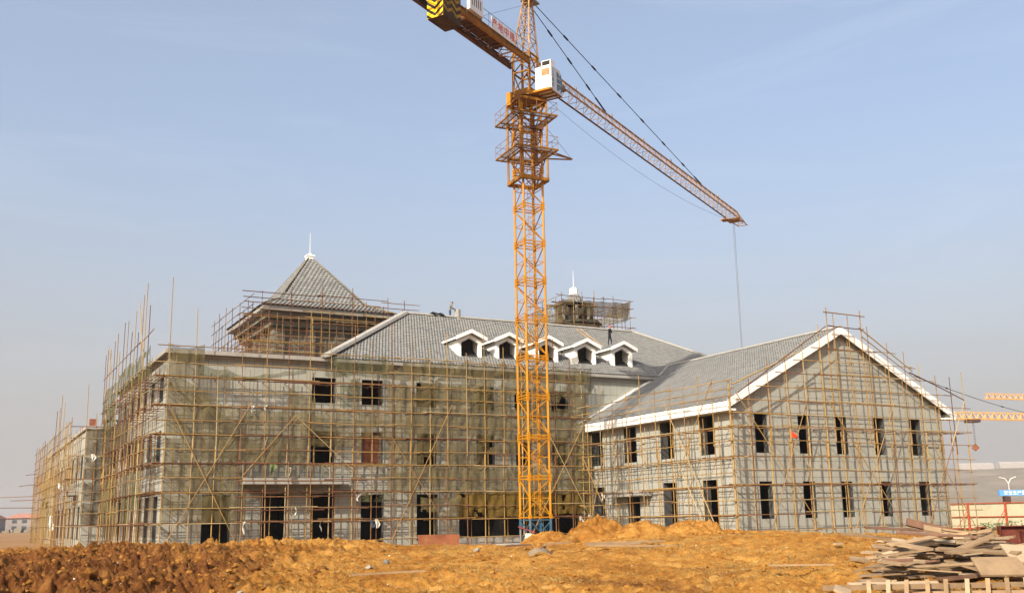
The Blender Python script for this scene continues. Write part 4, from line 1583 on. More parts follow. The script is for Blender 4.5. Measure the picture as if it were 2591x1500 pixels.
def mast_section(z, mat, first=None):
    if first is None:
        r = None
        for zz, rad in ((z + 0.09, 0.045), (z + SEC - 0.09, 0.045), (z + SEC * 0.5, 0.028)):
            ring = MB()
            for k in range(4):
                ring.bar(MP(*CORN[k], zz), MP(*CORN[(k + 1) % 4], zz), rad)
            o = ring.build('mast_section' if r is None else 'collar', mat, r or crane)
            r = r or o
        for k, (u, v) in enumerate(CORN):
            q = MB()
            q.bar(MP(u, v, z), MP(u, v, z + SEC), 0.088)
            q.obox(MP(u, v, z + 0.12), mx * 0.085, my * 0.085, (0, 0, 0.12))
            q.obox(MP(u, v, z + SEC - 0.12), mx * 0.085, my * 0.085, (0, 0, 0.12))
            q.build('leg', mat, r)
            a, b = CORN[k], CORN[(k + 1) % 4]
            flip = k % 2
            zm = z + SEC * 0.5
            q = MB()
            p, s = (a, b) if flip else (b, a)
            q.bar(MP(*p, z + 0.15), MP(*s, zm), 0.036)
            q.build('diagonal_brace', mat, r)
            q = MB()
            q.bar(MP(*s, zm), MP(*p, z + SEC - 0.15), 0.036)
            q.build('diagonal_brace', mat, r)
        q = MB()
        for s in (-0.16, 0.16):
            q.bar(MP(0.25 + s, 0.30, z), MP(0.25 + s, 0.30, z + SEC), 0.018)
        for i in range(8):
            q.bar(MP(0.09, 0.30, z + 0.15 + i * 0.31), MP(0.41, 0.30, z + 0.15 + i * 0.31), 0.014)
        q.build('ladder', mat, r)
        return r
    c = first.copy()
    COL.objects.link(c)
    c.parent = crane
    c.matrix_parent_inverse = first.matrix_parent_inverse
    c.location = Vector(first.location) + Vector((0, 0, z - Z0))
    for ch in first.children:
        d = ch.copy()
        COL.objects.link(d)
        d.parent = c
        d.matrix_parent_inverse = ch.matrix_parent_inverse
    return c


sec0 = mast_section(Z0, 'crane_yellow')
for k in range(1, 11):
    mast_section(Z0 + SEC * k, None, sec0)
# blue foundation section
ring = MB()
for k in range(4):
    a, b = CORN[k], CORN[(k + 1) % 4]
    ring.bar(MP(*a, 1.50), MP(*b, 1.50), 0.055)
base = ring.build('base_section', 'crane_blue', crane)
for k, (u, v) in enumerate(CORN):
    q = MB()
    q.bar(MP(u, v, -0.1), MP(u, v, 1.56), 0.10)
    q.build('leg', 'crane_blue', base)
    a, b = CORN[k], CORN[(k + 1) % 4]
    q = MB()
    q.bar(MP(*a, 0.1), MP(*b, 1.42), 0.04)
    q.bar(MP(*b, 0.1), MP(*a, 1.42), 0.04)
    q.build('cross_brace', 'crane_blue', base)
q = MB()
q.obox(MP(0, 0, -0.15), mx * 1.9, my * 1.9, (0, 0, 0.25))
q.build('foundation', 'concrete', crane)

# climbing frame -------------------------------------------------------
CH = 0.98
CC = [(-CH, -CH), (CH, -CH), (CH, CH), (-CH, CH)]
ZB, ZTOP = 23.35, 28.9
fr = MB()
for k in range(4):
    a, b = CC[k], CC[(k + 1) % 4]
    fr.bar(MP(*a, ZB), MP(*b, ZB), 0.15)
    fr.bar(MP(*a, 25.15), MP(*b, 25.15), 0.06)
    fr.bar(MP(*a, ZTOP), MP(*b, ZTOP), 0.12)
    fr.bar(MP(*a, 27.4), MP(*b, 27.4), 0.05)
cf = fr.build('climbing_frame', 'crane_rust', crane)
for k in range(4):
    q = MB()
    q.bar(MP(*CC[k], ZB), MP(*CC[k], ZTOP), 0.085)
    q.build('leg', 'crane_rust', cf)
    a, b = CC[k], CC[(k + 1) % 4]
    for z0, z1 in ((ZB, 25.15), (25.15, 27.4), (27.4, ZTOP)):
        q = MB()
        if k % 2:
            a, b = b, a
        q.bar(MP(*a, z0), MP(*b, z1), 0.04)
        q.build('diagonal_brace', 'crane_rust', cf)
q = MB()
q.bar(MP(0.2, -0.95, 24.2), MP(0.2, -0.95, 26.8), 0.09, 8)
q.obox(MP(0.2, -0.95, 26.9), mx * 0.5, my * 0.12, (0, 0, 0.12))
q.build('jack_cylinder', 'crane_dark', cf)


def platform(zp, half, hole):
    ext = [(-half, -half), (half + 0.1, -half), (half + 0.1, half + 0.5), (-half, half + 0.5)]
    e = MB()
    for k in range(4):
        e.bar(MP(*ext[k], zp), MP(*ext[(k + 1) % 4], zp), 0.065)
    for s in (-1.06, 1.06):
        e.bar(MP(-half, s, zp - 0.06), MP(half, s, zp - 0.06), 0.045)
        e.bar(MP(s, -half, zp - 0.06), MP(s, half + 0.5, zp - 0.06), 0.045)
    pl = e.build('platform', 'crane_rust', crane)
    m = MB()
    u = -half
    while u < half + 0.1:
        for v0, v1 in ((-half, -hole), (hole, half + 0.5)) if abs(u) < hole else ((-half, half + 0.5),):
            m.bar(MP(u, v0, zp + 0.02), MP(u, v1, zp + 0.02), 0.02, cap=False)
        u += 0.085
    m.build('grating', 'steel_grey', pl, kind='stuff')
    r = MB()
    for k in range(4):
        a, b = ext[k], ext[(k + 1) % 4]
        for h in (0.45, 0.9):
            r.bar(MP(*a, zp + h), MP(*b, zp + h), 0.016)
        for t in (0, 0.25, 0.5, 0.75):
            u, v = a[0] + (b[0] - a[0]) * t, a[1] + (b[1] - a[1]) * t
            r.bar(MP(u, v, zp), MP(u, v, zp + 0.9), 0.016)
    r.build('railing', 'crane_rust', pl)
    return pl


platform(27.75, 1.45, 1.02)
pl2 = platform(25.35, 1.45, 1.02)
q = MB()
q.bar(MP(1.75, 0.5, 25.4), MP(3.6, 0.5, 25.6), 0.06)
q.bar(MP(1.75, -0.7, 25.4), MP(3.6, 0.4, 25.6), 0.05)
q.bar(MP(0.95, 0.5, 25.9), MP(3.6, 0.5, 25.65), 0.05)
q.build('loading_beam', 'crane_rust', pl2)
q = MB()
q.bar(MP(0.9, 0.4, 28.4), MP(3.6, 0.5, 25.65), 0.012, 5)
q.build('guy_wire', 'cable_black', pl2)

# slewing unit ------------------------------------------------------------
q = MB()
for r, z0, z1 in ((0.85, 28.95, 29.15), (1.02, 29.18, 29.4), (0.95, 29.42, 29.6)):
    q.prism([(MX + r * math.cos(k * math.pi / 10), MY + r * math.sin(k * math.pi / 10), z0) for k in range(20)], (0, 0, z1 - z0))
sl = q.build('slewing_ring', 'crane_rust', crane)
q = MB()
q.obox(JP(-0.6, 0.9, 29.2), jd * 0.2, jp * 0.2, (0, 0, 0.45))
q.obox(JP(0.7, -0.9, 29.2), jd * 0.2, jp * 0.2, (0, 0, 0.45))
q.build('slewing_motor', 'crane_yellow', sl)
# rotating tower between ring and jib, then the tower head
tw_ = MB()
jc = [(-0.62, -0.62), (0.62, -0.62), (0.62, 0.62), (-0.62, 0.62)]
for k in range(4):
    a, b = jc[k], jc[(k + 1) % 4]
    for z in (29.7, 31.0, 32.3):
        tw_.bar(JP(*a, z), JP(*b, z), 0.07)
rt = tw_.build('turntable_tower', 'crane_rust', crane)
for k in range(4):
    q = MB()
    q.bar(JP(*jc[k], 29.6), JP(*jc[k], 32.4), 0.10)
    q.build('leg', 'crane_rust', rt)
    a, b = jc[k], jc[(k + 1) % 4]
    q = MB()
    q.bar(JP(*a, 29.7), JP(*b, 31.0), 0.045)
    q.bar(JP(*b, 31.0), JP(*a, 32.3), 0.045)
    q.build('diagonal_brace', 'crane_rust', rt)
hz0, hz1 = 32.4, 37.2


def HP(k, t):
    u, v = jc[k]
    s = 1 - 0.72 * t
    return JP(u * s + 0.55 * t, v * s, hz0 + (hz1 - hz0) * t)


lv = [0, 0.24, 0.46, 0.66, 0.84, 1.0]
head = None
for t in reversed(lv[1:]):
    hd = MB()
    for k in range(4):
        hd.bar(HP(k, t), HP((k + 1) % 4, t), 0.028)
    o = hd.build('tower_head' if head is None else 'collar', 'crane_jib', head or crane)
    head = head or o
for k in range(4):
    q = MB()
    q.bar(HP(k, 0), HP(k, 1), 0.06)
    q.build('leg', 'crane_jib', head)
    q = MB()
    for t0, t1 in zip(lv[:-1], lv[1:]):
        q.bar(HP(k, t0), HP((k + 1) % 4, t1), 0.026)
        q.bar(HP((k + 1) % 4, t0), HP(k, t1), 0.02)
    q.build('lattice', 'crane_jib', head)
q = MB()
q.obox(JP(0.8, 0, 36.75), jd * 0.6, jp * 0.45, (0, 0, 0.05))
q.build('head_platform', 'steel_grey', head)

# jib -----------------------------------------------------------------------
JZB, JZT, JW = 31.55, 32.62, 0.56
jend = 46.4
nsec, a0 = 7, 1.0
step = (jend - 1.6 - a0) / nsec
for i in range(nsec):
    s, e = a0 + i * step, a0 + (i + 1) * step
    fr = MB()
    nb = 5
    for j in range(nb + 1):
        a = s + (e - s) * j / nb
        fr.bar(JP(a, -JW, JZB), JP(a, JW, JZB), 0.024)
    js = fr.build('jib_section', 'crane_jib', crane)
    q = MB()
    q.bar(JP(s, 0, JZT), JP(e, 0, JZT), 0.075)
    q.build('top_chord', 'crane_jib', js)
    for p in (-JW, JW):
        q = MB()
        q.bar(JP(s, p, JZB), JP(e, p, JZB), 0.068)
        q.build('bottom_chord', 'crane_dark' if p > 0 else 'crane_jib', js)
        q = MB()
        for j in range(nb):
            a, b = s + (e - s) * j / nb, s + (e - s) * (j + 1) / nb
            m_ = 0.5 * (a + b)
            q.bar(JP(a, p, JZB), JP(m_, 0, JZT), 0.024)
            q.bar(JP(m_, 0, JZT), JP(b, p, JZB), 0.024)
        q.build('side_lattice', 'crane_jib', js)
    q = MB()
    for j in range(nb):
        a, b = s + (e - s) * j / nb, s + (e - s) * (j + 1) / nb
        q.bar(JP(a, -JW, JZB), JP(b, JW, JZB), 0.02)
    q.build('floor_lattice', 'crane_jib', js)
    q = MB()
    q.bar(JP(s + 0.3, 0.0, JZT), JP(s + 0.3, 0.0, JZT + 0.35), 0.03)
    q.bar(JP(s + 0.45, 0.0, JZT), JP(s + 0.45, 0.0, JZT + 0.35), 0.03)
    q.build('lug', 'crane_jib', js)
q = MB()
q.bar(JP(jend - 1.6, 0, JZT), JP(jend, 0, JZB + 0.25), 0.06)
for p in (-JW, JW):
    q.bar(JP(jend - 1.6, p, JZB), JP(jend, p * 0.8, JZB), 0.05)
    q.bar(JP(jend - 1.6, 0, JZT), JP(jend, p * 0.8, JZB), 0.03)
q.bar(JP(jend, -JW, JZB), JP(jend, JW, JZB), 0.05)
q.bar(JP(jend - 0.8, -JW, JZB), JP(jend - 0.8, JW, JZB), 0.04)
q.build('jib_tip', 'crane_jib', crane)
q = MB()
q.obox(JP(4.3, 0.05, JZB + 0.25), jd * 0.9, jp * 0.4, (0, 0, 0.2))
q.build('trolley_winch', 'crane_dark', crane)
# trolley, hoist rope and hook block
tq = MB()
tq.obox(JP(43.3, 0, JZB - 0.18), jd * 0.75, jp * 0.62, (0, 0, 0.05))
tq.obox(JP(42.3, 0.55, JZB - 0.30), jd * 0.5, jp * 0.35, (0, 0, 0.05))
for a in (42.7, 43.9):
    for p in (-0.6, 0.6):
        tq.obox(JP(a, p, JZB - 0.05), jd * 0.1, jp * 0.05, (0, 0, 0.14))
trol = tq.build('trolley', 'crane_jib', crane)
q = MB()
for s in (-0.22, 0.22):
    q.bar(JP(43.3 + s, 0, JZB - 0.2), JP(43.3 + s * 0.4, 0, 8.6), 0.016, 5)
q.build('hoist_rope', 'steel_grey', trol)
q = MB()
q.obox(JP(43.3, 0, 8.2), jd * 0.3, jp * 0.12, (0, 0, 0.45))
q.tube([JP(43.3, 0, 7.8), JP(43.3, 0, 7.45), JP(43.45, 0, 7.25), JP(43.3, 0, 7.08), JP(43.12, 0, 7.2)], 0.06)
q.build('hook_block', 'crane_dark', trol)
q = MB()
pts = []
for i in range(25):
    t = i / 24
    p = JP(2.2 + 39.8 * t, 0.3, JZB - 0.9 + 0.6 * t)
    p.z -= 1.5 * 4 * t * (1 - t) * 0.75
    pts.append(p)
q.tube(pts, 0.012, 4)
q.build('trolley_rope', 'steel_grey', crane)
# tie bars with joints
for (s, e, n) in (((0.9, 0.12, 36.7), (12.7, 0, JZT + 0.1), 4), ((1.3, -0.12, 36.75), (34.0, 0, JZT + 0.1), 7)):
    q = MB()
    A_, B_ = JP(*s), JP(*e)
    q.bar(A_, B_, 0.032, 6)
    tb = q.build('tie_bar', 'cable_black', crane)
    for i in range(1, n):
        c = A_.lerp(B_, i / n)
        d = (B_ - A_).normalized()
        q = MB()
        q.bar(c - d * 0.32, c + d * 0.32, 0.075, 6)
        q.build('joint', 'cable_black', tb)
    q = MB()
    q.bar(B_ - (B_ - A_).normalized() * 1.8, B_, 0.07, 6)
    q.build('turnbuckle', 'cable_black', tb)

# counter jib ------------------------------------------------------------------
KZ = 31.55
q = MB()
for a in (-1.2, -2.6, -4.0, -5.4, -6.8, -8.2, -9.4, -11.4, -12.8):
    q.bar(JP(a, -0.66, KZ), JP(a, 0.66, KZ), 0.06)
    q.bar(JP(a, -0.66, KZ), JP(a - 1.3, 0.66, KZ), 0.035)
    q.bar(JP(a, 0.66, KZ), JP(a - 1.3, -0.66, KZ), 0.03)
q.obox(JP(-5.6, 0, KZ + 0.1), jd * 2.3, jp * 0.45, (0, 0, 0.015))
cj = q.build('counter_jib', 'crane_dark', crane)
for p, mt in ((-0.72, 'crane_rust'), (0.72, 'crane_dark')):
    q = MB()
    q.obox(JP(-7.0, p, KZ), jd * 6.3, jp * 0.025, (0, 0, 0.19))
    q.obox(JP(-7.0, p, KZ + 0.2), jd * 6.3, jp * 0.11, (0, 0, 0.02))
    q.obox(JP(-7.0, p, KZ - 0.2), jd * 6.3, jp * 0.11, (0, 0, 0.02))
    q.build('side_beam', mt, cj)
    q = MB()
    pr = p * 1.15
    for h in (0.55, 1.15):
        q.bar(JP(-1.0, pr, KZ + h), JP(-8.6, pr, KZ + h), 0.018)
    for i in range(10):
        a = -1.0 - 7.6 * i / 9
        q.bar(JP(a, pr, KZ), JP(a, pr, KZ + 1.15), 0.018)
    q.build('railing', 'steel_grey', cj)
q = MB()
q.obox(JP(-6.9, 0.1, KZ + 0.55), jd * 0.8, jp * 0.4, (0, 0, 0.4))
q.bar(JP(-7.3, -0.4, KZ + 0.6), JP(-7.3, 0.5, KZ + 0.6), 0.38, 12)
q.build('hoist_winch', 'crane_dark', cj)
q = MB()
q.obox(JP(-7.6, -0.78, KZ + 0.95), jd * 0.75, jp * 0.12, (0, 0, 0.55))
cabn = q.build('control_cabinet', 'sign_board', cj)
q = MB()
for i in range(5):
    q.obox(JP(-8.1 + i * 0.24, -0.905, KZ + 1.05), jd * 0.035, jp * 0.004, (0, 0, 0.3))
q.build('vent_slot', 'sign_black', cabn)
q = MB()
q.bar(JP(-5.8, 0.0, KZ + 1.2), JP(0.4, 0, 36.4), 0.012, 4)
q.build('signal_wire', 'cable_black', crane)
q = MB()
for p in (-0.5, 0.5):
    q.bar(JP(-11.9, p, KZ + 0.2), JP(0.3, p * 0.3, 36.8), 0.03, 6)
q.build('counter_tie', 'cable_black', crane)


def glyph(body, size, center, ex, ey, mat, parent, name='lettering', depth=0.004):
    """Flat lettering standing on a board: ex = reading direction, ey = up."""
    cu = bpy.data.curves.new('lettering', 'FONT')
    cu.body = body
    cu.align_x = 'CENTER'
    cu.align_y = 'CENTER'
    cu.size = size
    cu.extrude = depth
    cu.resolution_u = 2
    tmp = bpy.data.objects.new('tmp', cu)
    COL.objects.link(tmp)
    dg = bpy.context.evaluated_depsgraph_get()
    me = bpy.data.meshes.new_from_object(tmp.evaluated_get(dg))
    bpy.data.objects.remove(tmp)
    me.materials.clear()
    me.materials.append(MATS[mat])
    ex, ey = Vector(ex).normalized(), Vector(ey).normalized()
    ez = ex.cross(ey)
    mw = Matrix((ex, ey, ez)).transposed().to_4x4()
    mw.translation = Vector(center)
    me.transform(mw)
    return put(name, me, parent)


for i, ch in enumerate('产地中隆'):
    ac = -5.45 + i * 0.735
    q = MB()
    q.obox(JP(ac, -0.86, KZ + 0.60), jd * 0.345, jp * 0.012, (0, 0, 0.42))
    sb = q.build('sign_panel', 'sign_board', cj)
    glyph(ch, 0.66, JP(ac, -0.88, KZ + 0.60), jd, (0, 0, 1), 'red_letter', sb)

# counterweight: end face with chevrons, side with zigzag stripes
w0, w1, wp, wz0, wz1 = -9.65, -11.5, 0.56, 30.08, 32.0
WC = -0.5
q = MB()
q.obox(JP((w0 + w1) / 2, WC, (wz0 + wz1) / 2), jd * ((w0 - w1) / 2), jp * wp, (0, 0, (wz1 - wz0) / 2))
cw = q.build('counterweight', 'weight_paint', crane)
q = MB()
q.obox(JP(w1 - 0.01, WC, (wz0 + wz1) / 2), jd * 0.008, jp * (wp - 0.002), (0, 0, (wz1 - wz0) / 2 - 0.002))
q.build('end_plate', 'sign_yellow', cw)


def stripe(mb, pts, face):
    vs0, vs1 = [], []
    for (s, z) in pts:
        z = min(max(z, wz0 + 0.004), wz1 - 0.004)
        if face == 'end':
            vs0.append(JP(w1 - 0.0185, WC + s, z))
        else:
            vs0.append(JP(s, WC - wp - 0.001, z))
    d = -jd * 0.005 if face == 'end' else -jp * 0.006
    mb.prism(vs0, d)


q = MB()
for k in range(6):
    zc = wz0 - 0.35 + k * 0.42
    for s in (-1, 1):
        pts = [(0, zc), (s * wp * 0.99, zc + 0.42), (s * wp * 0.99, zc + 0.62), (0, zc + 0.20)]
        if zc < wz0 and zc + 0.62 <= wz0 + 0.1:
            continue
        if zc < wz0:
            t = (wz0 - zc) / 0.42
            t2 = max(0, (wz0 - zc - 0.20) / 0.42)
            pts = [(s * wp * t, wz0 + 0.004), (s * wp * 0.99, zc + 0.42), (s * wp * 0.99, zc + 0.62), (s * wp * t2, max(zc + 0.20, wz0 + 0.005))]
        if zc + 0.62 > wz1:
            if zc + 0.2 >= wz1:
                continue
            pts = [(p_, min(z_, wz1 - 0.006)) for p_, z_ in pts]
        stripe(q, pts, 'end')
q.build('chevron', 'sign_black', cw)
q = MB()
n = 4
for k in range(5):
    zc = wz0 - 0.1 + k * 0.46
    for i in range(n):
        s0 = w1 + (w0 - w1) * i / n
        s1 = w1 + (w0 - w1) * (i + 1) / n
        za, zb = (zc, zc + 0.3) if i % 2 else (zc + 0.3, zc)
        if max(za, zb) + 0.2 > wz1 or min(za, zb) < wz0:
            continue
        stripe(q, [(s0, za), (s1, zb), (s1, zb + 0.2), (s0, za + 0.2)], 'side')
q.build('zigzag', 'zigzag_yellow', cw)

# cab ---------------------------------------------------------------------------
c0, c1, p0, p1, z0, z1 = -0.35, 0.95, -2.12, -0.92, 29.32, 31.10
q = MB()
q.obox(JP((c0 + c1) / 2, (p0 + p1) / 2, (z0 + z1) / 2), jd * ((c1 - c0) / 2), jp * ((p1 - p0) / 2), (0, 0, (z1 - z0) / 2))
cab = q.build('cab', 'cab_white', crane)
# bulging glazed front
prof = [(0, z0), (0.22, z0 + 0.25), (0.34, z0 + 0.7), (0.33, z0 + 1.1), (0.22, z0 + 1.5), (0, z1 - 0.02)]
q = MB()
q.prism([JP(c1 + 0.002 + a, p0 + 0.03, z) for a, z in prof], jp * (p1 - p0 - 0.06))
q.build('front_window', 'cab_glass', cab)
q = MB()
q.obox(JP(0.30, p0 - 0.006, (z0 + z1) / 2), jd * 0.63, jp * 0.005, (0, 0, 0.87))
q.build('side_panel', 'cab_side', cab)
q = MB()
cen, rx, rz = (0.72, z0 + 0.86), 0.50, 0.72
pts = [JP(0.42, p0 - 0.012, z0 + 1.56)] + [JP(0.42 + 0.62 * math.sin(math.pi * k / 10), p0 - 0.012, z0 + 0.88 + 0.68 * math.cos(math.pi * k / 10)) for k in range(11)] + [JP(0.42, p0 - 0.012, z0 + 0.2)]
q.prism(pts[1:12], -jp * 0.006)
gw = q.build('side_window', 'cab_glass', cab)
q = MB()
for zz in (z0 + 0.72, z0 + 1.12):
    q.obox(JP(0.70, p0 - 0.022, zz), jd * 0.30, jp * 0.004, (0, 0, 0.018))
q.build('window_bar', 'cab_white', gw)
q = MB()
q.obox(JP(c0 - 0.008, (p0 + p1) / 2 - 0.18, z1 - 0.42), jd * 0.006, jp * 0.30, (0, 0, 0.24))
q.build('boarded_window', 'board_brown', cab)
q = MB()
q.obox(JP(c0 + 0.35, (p0 + p1) / 2 - 0.2, z1 + 0.22), jd * 0.28, jp * 0.36, (0, 0, 0.2))
ac = q.build('cooling_unit', 'cab_white', cab)
q = MB()
q.obox(JP(c0 + 0.062, (p0 + p1) / 2 - 0.2, z1 + 0.22), jd * 0.006, jp * 0.29, (0, 0, 0.15))
q.build('grille', 'sign_black', ac)
for i, ch in enumerate('江汉建机'):
    glyph(ch, 0.30, JP(-0.10, p0 - 0.014, z1 - 0.35 - i * 0.33), jd, (0, 0, 1), 'blue_letter', cab)
q = MB()
for pz in (p0 - 0.02, p1 + 0.25):
    q.bar(JP(c0 - 0.25, pz, z0 - 0.06), JP(c1 + 0.1, pz, z0 - 0.06), 0.06)
for a in (c0 - 0.22, 0.1, 0.6, c1 + 0.05):
    q.bar(JP(a, p0, z0 - 0.06), JP(a, 0.2, z0 - 0.06), 0.055)
q.build('cab_support', 'crane_rust', crane)
q = MB()
q.obox(JP(c0 - 0.14, -1.35, z0 - 0.01), jd * 0.2, jp * 0.85, (0, 0, 0.07))
q.build('cab_step', 'crane_yellow', crane)

# ================================================================== PEOPLE
def person(name, label, loc, yaw, J, R, cols, group=None, hat=None, scale=1.0):
    """One skinned body; J joints, R radii, cols maps joint->material index."""
    mats = cols['mats']
    names = list(J)
    me = bpy.data.meshes.new('person')
    bones = [('pelvis', 'waist'), ('waist', 'chest'), ('chest', 'neck'), ('neck', 'head'), ('head', 'crown'),
             ('chest', 'shl'), ('shl', 'ell'), ('ell', 'wrl'), ('wrl', 'hal'), ('chest', 'shr'), ('shr', 'elr'), ('elr', 'wrr'), ('wrr', 'har'),
             ('pelvis', 'hil'), ('hil', 'knl'), ('knl', 'anl'), ('anl', 'tol'), ('pelvis', 'hir'), ('hir', 'knr'), ('knr', 'anr'), ('anr', 'tor')]
    idx = {n: i for i, n in enumerate(names)}
    me.from_pydata([J[n] for n in names], [(idx[a], idx[b]) for a, b in bones], [])
    ob = bpy.data.objects.new('tmp', me)
    COL.objects.link(ob)
    sk = ob.modifiers.new('skin', 'SKIN')
    lay = me.skin_vertices[0].data
    for i, n in enumerate(names):
        r = R[n] if n in R else R.get(n[:2], 0.06)
        lay[i].radius = r if isinstance(r, tuple) else (r, r)
        lay[i].use_root = (n == 'pelvis')
    sb = ob.modifiers.new('sub', 'SUBSURF')
    sb.levels = sb.render_levels = 2
    dg = bpy.context.evaluated_depsgraph_get()
    out = bpy.data.meshes.new_from_object(ob.evaluated_get(dg))
    bpy.data.objects.remove(ob)
    out.materials.clear()
    for m in mats:
        out.materials.append(MATS[m])
    pts = np.array([J[n] for n in names])
    mid, mm = [], []
    for a, b in bones:
        for t in (0.15, 0.5, 0.85):
            mid.append(np.array(J[a]) * (1 - t) + np.array(J[b]) * t)
            mm.append(cols.get((a, b), cols.get(b, 0)))
    mid = np.array(mid)
    for p in out.polygons:
        c = np.array(p.center)
        p.material_index = mm[int(np.argmin(((mid - c) ** 2).sum(1)))]
        p.use_smooth = True
    Mw = Matrix.Translation(loc) @ Matrix.Rotation(yaw, 4, 'Z') @ Matrix.Scale(scale, 4)
    out.transform(Mw)
    root = thing(name, label, 'person', loc, group)
    put('body', out, root)
    # hands with five fingers
    for s in ('l', 'r'):
        w, h, e = Vector(J['wr' + s]), Vector(J['ha' + s]), Vector(J['el' + s])
        d = (h - w).normalized()
        side = d.cross(Vector((0, 1, 0.2))).normalized()
        nrm = side.cross(d)
        q = MB()
        for k, (o, L) in enumerate(((-0.030, 0.062), (-0.011, 0.078), (0.009, 0.074), (0.028, 0.060))):
            a = h + side * o
            b = a + d * L * 0.55 + nrm * 0.008
            c = b + d * L * 0.4 + nrm * 0.028
            q.bar(a, b, 0.0095, 5)
            q.bar(b, c, 0.008, 5)
        a = w.lerp(h, 0.4) - side * 0.035
        b = a + d * 0.035 - side * 0.02
        q.bar(a, b, 0.011, 5)
        q.bar(b, b + d * 0.03 + nrm * 0.01, 0.009, 5)
        q.v = [tuple(Mw @ Vector(v)) for v in q.v]
        q.build('hand', 'skin', root)
    # face and head wear
    hd, cr = Vector(J['head']), Vector(J['crown'])
    upv = (cr - hd).normalized()
    f = Vector(cols.get('face', (0, -1, 0)))
    f = (f - upv * f.dot(upv)).normalized()
    sd = f.cross(upv)
    q = MB()
    c = hd + upv * 0.03
    q.obox(c + f * 0.098 - upv * 0.005, sd * 0.012, f * 0.016, upv * 0.022)
    for s in (-1, 1):
        q.obox(c + sd * s * 0.085, sd * 0.012, f * 0.02, upv * 0.03)
    q.v = [tuple(Mw @ Vector(v)) for v in q.v]
    q.build('nose_and_ears', 'skin', root)
    q = MB()
    for s in (-1, 1):
        q.obox(c + f * 0.088 + sd * s * 0.032 + upv * 0.018, sd * 0.012, f * 0.006, upv * 0.006)
    q.obox(c + f * 0.09 - upv * 0.05, sd * 0.022, f * 0.006, upv * 0.004)
    q.v = [tuple(Mw @ Vector(v)) for v in q.v]
    q.build('eyes_and_mouth', 'hair', root)
    q = MB()
    cc = hd + upv * 0.055 - f * 0.008
    n = 10
    rings = []
    rad = 0.112 if hat != 'hood' else 0.118
    for t in (0.0, 0.35, 0.7, 1.0):
        r = rad * math.cos(t * 1.45)
        zz = 0.11 * math.sin(t * 1.45)
        rings.append([cc + upv * (zz + (0.0 if hat else -0.01)) + (f * math.cos(2 * math.pi * k / n) * 1.1 + sd * math.sin(2 * math.pi * k / n)) * r for k in range(n)])
    vs = [p for rr in rings for p in rr]
    fs = [(i * n + k, i * n + (k + 1) % n, (i + 1) * n + (k + 1) % n, (i + 1) * n + k) for i in range(3) for k in range(n)] + [tuple(range(3 * n, 4 * n)), tuple(reversed(range(n)))]
    q.add(vs, fs)
    if hat == 'helmet':
        q.prism([cc + (f * (math.cos(2 * math.pi * k / n) * 1.32 + 0.1) + sd * math.sin(2 * math.pi * k / n) * 1.12) * rad for k in range(n)], upv * 0.012)
    q.v = [tuple(Mw @ Vector(v)) for v in q.v]
    q.build('helmet' if hat == 'helmet' else 'hood' if hat == 'hood' else 'hair', {'helmet': 'helmet_red', 'hood': 'cloth_grey'}.get(hat, 'hair'), root, smooth=True)
    return root


RAD = {'pelvis': (0.15, 0.11), 'waist': (0.14, 0.10), 'chest': (0.17, 0.12), 'neck': 0.055, 'head': (0.085, 0.10), 'crown': (0.07, 0.085),
       'sh': 0.075, 'el': 0.05, 'wr': 0.035, 'ha': 0.038, 'hi': 0.095, 'kn': 0.065, 'an': 0.048, 'to': 0.045}


def stand(lean=0.0, arms=None, legs=None):
    J = {'pelvis': (0, 0, 0.93), 'waist': (0, -0.02 * lean, 1.10), 'chest': (0, -0.16 * lean, 1.36), 'neck': (0, -0.24 * lean, 1.50), 'head': (0, -0.27 * lean - 0.015, 1.585), 'crown': (0, -0.30 * lean, 1.70),
         'shl': (0.19, -0.18 * lean, 1.40), 'ell': (0.25, -0.16 * lean + 0.02, 1.12), 'wrl': (0.26, -0.16 * lean - 0.10, 0.88), 'hal': (0.26, -0.16 * lean - 0.13, 0.80),
         'shr': (-0.19, -0.18 * lean, 1.40), 'elr': (-0.25, -0.16 * lean + 0.02, 1.12), 'wrr': (-0.26, -0.16 * lean - 0.10, 0.88), 'har': (-0.26, -0.16 * lean - 0.13, 0.80),
         'hil': (0.10, 0, 0.88), 'knl': (0.12, -0.02, 0.48), 'anl': (0.13, 0.02, 0.08), 'tol': (0.14, -0.13, 0.035),
         'hir': (-0.10, 0, 0.88), 'knr': (-0.12, -0.02, 0.48), 'anr': (-0.13, 0.02, 0.08), 'tor': (-0.14, -0.13, 0.035)}
    J.update(arms or {})
    J.update(legs or {})
    return J


TOP = ['waist', 'chest', 'neck', 'shl', 'ell', 'wrl', 'shr', 'elr', 'wrr']


def dress(top, bottom, **kw):
    c = {'mats': [top, bottom, 'skin', 'cloth_dark']}
    for n in TOP:
        c[n] = 0
    for n in ('hil', 'knl', 'anl', 'hir', 'knr', 'anr'):
        c[n] = 1
    for n in ('head', 'crown', 'hal', 'har'):
        c[n] = 2
    c['tol'] = c['tor'] = 3
    c.update(kw)
    return c


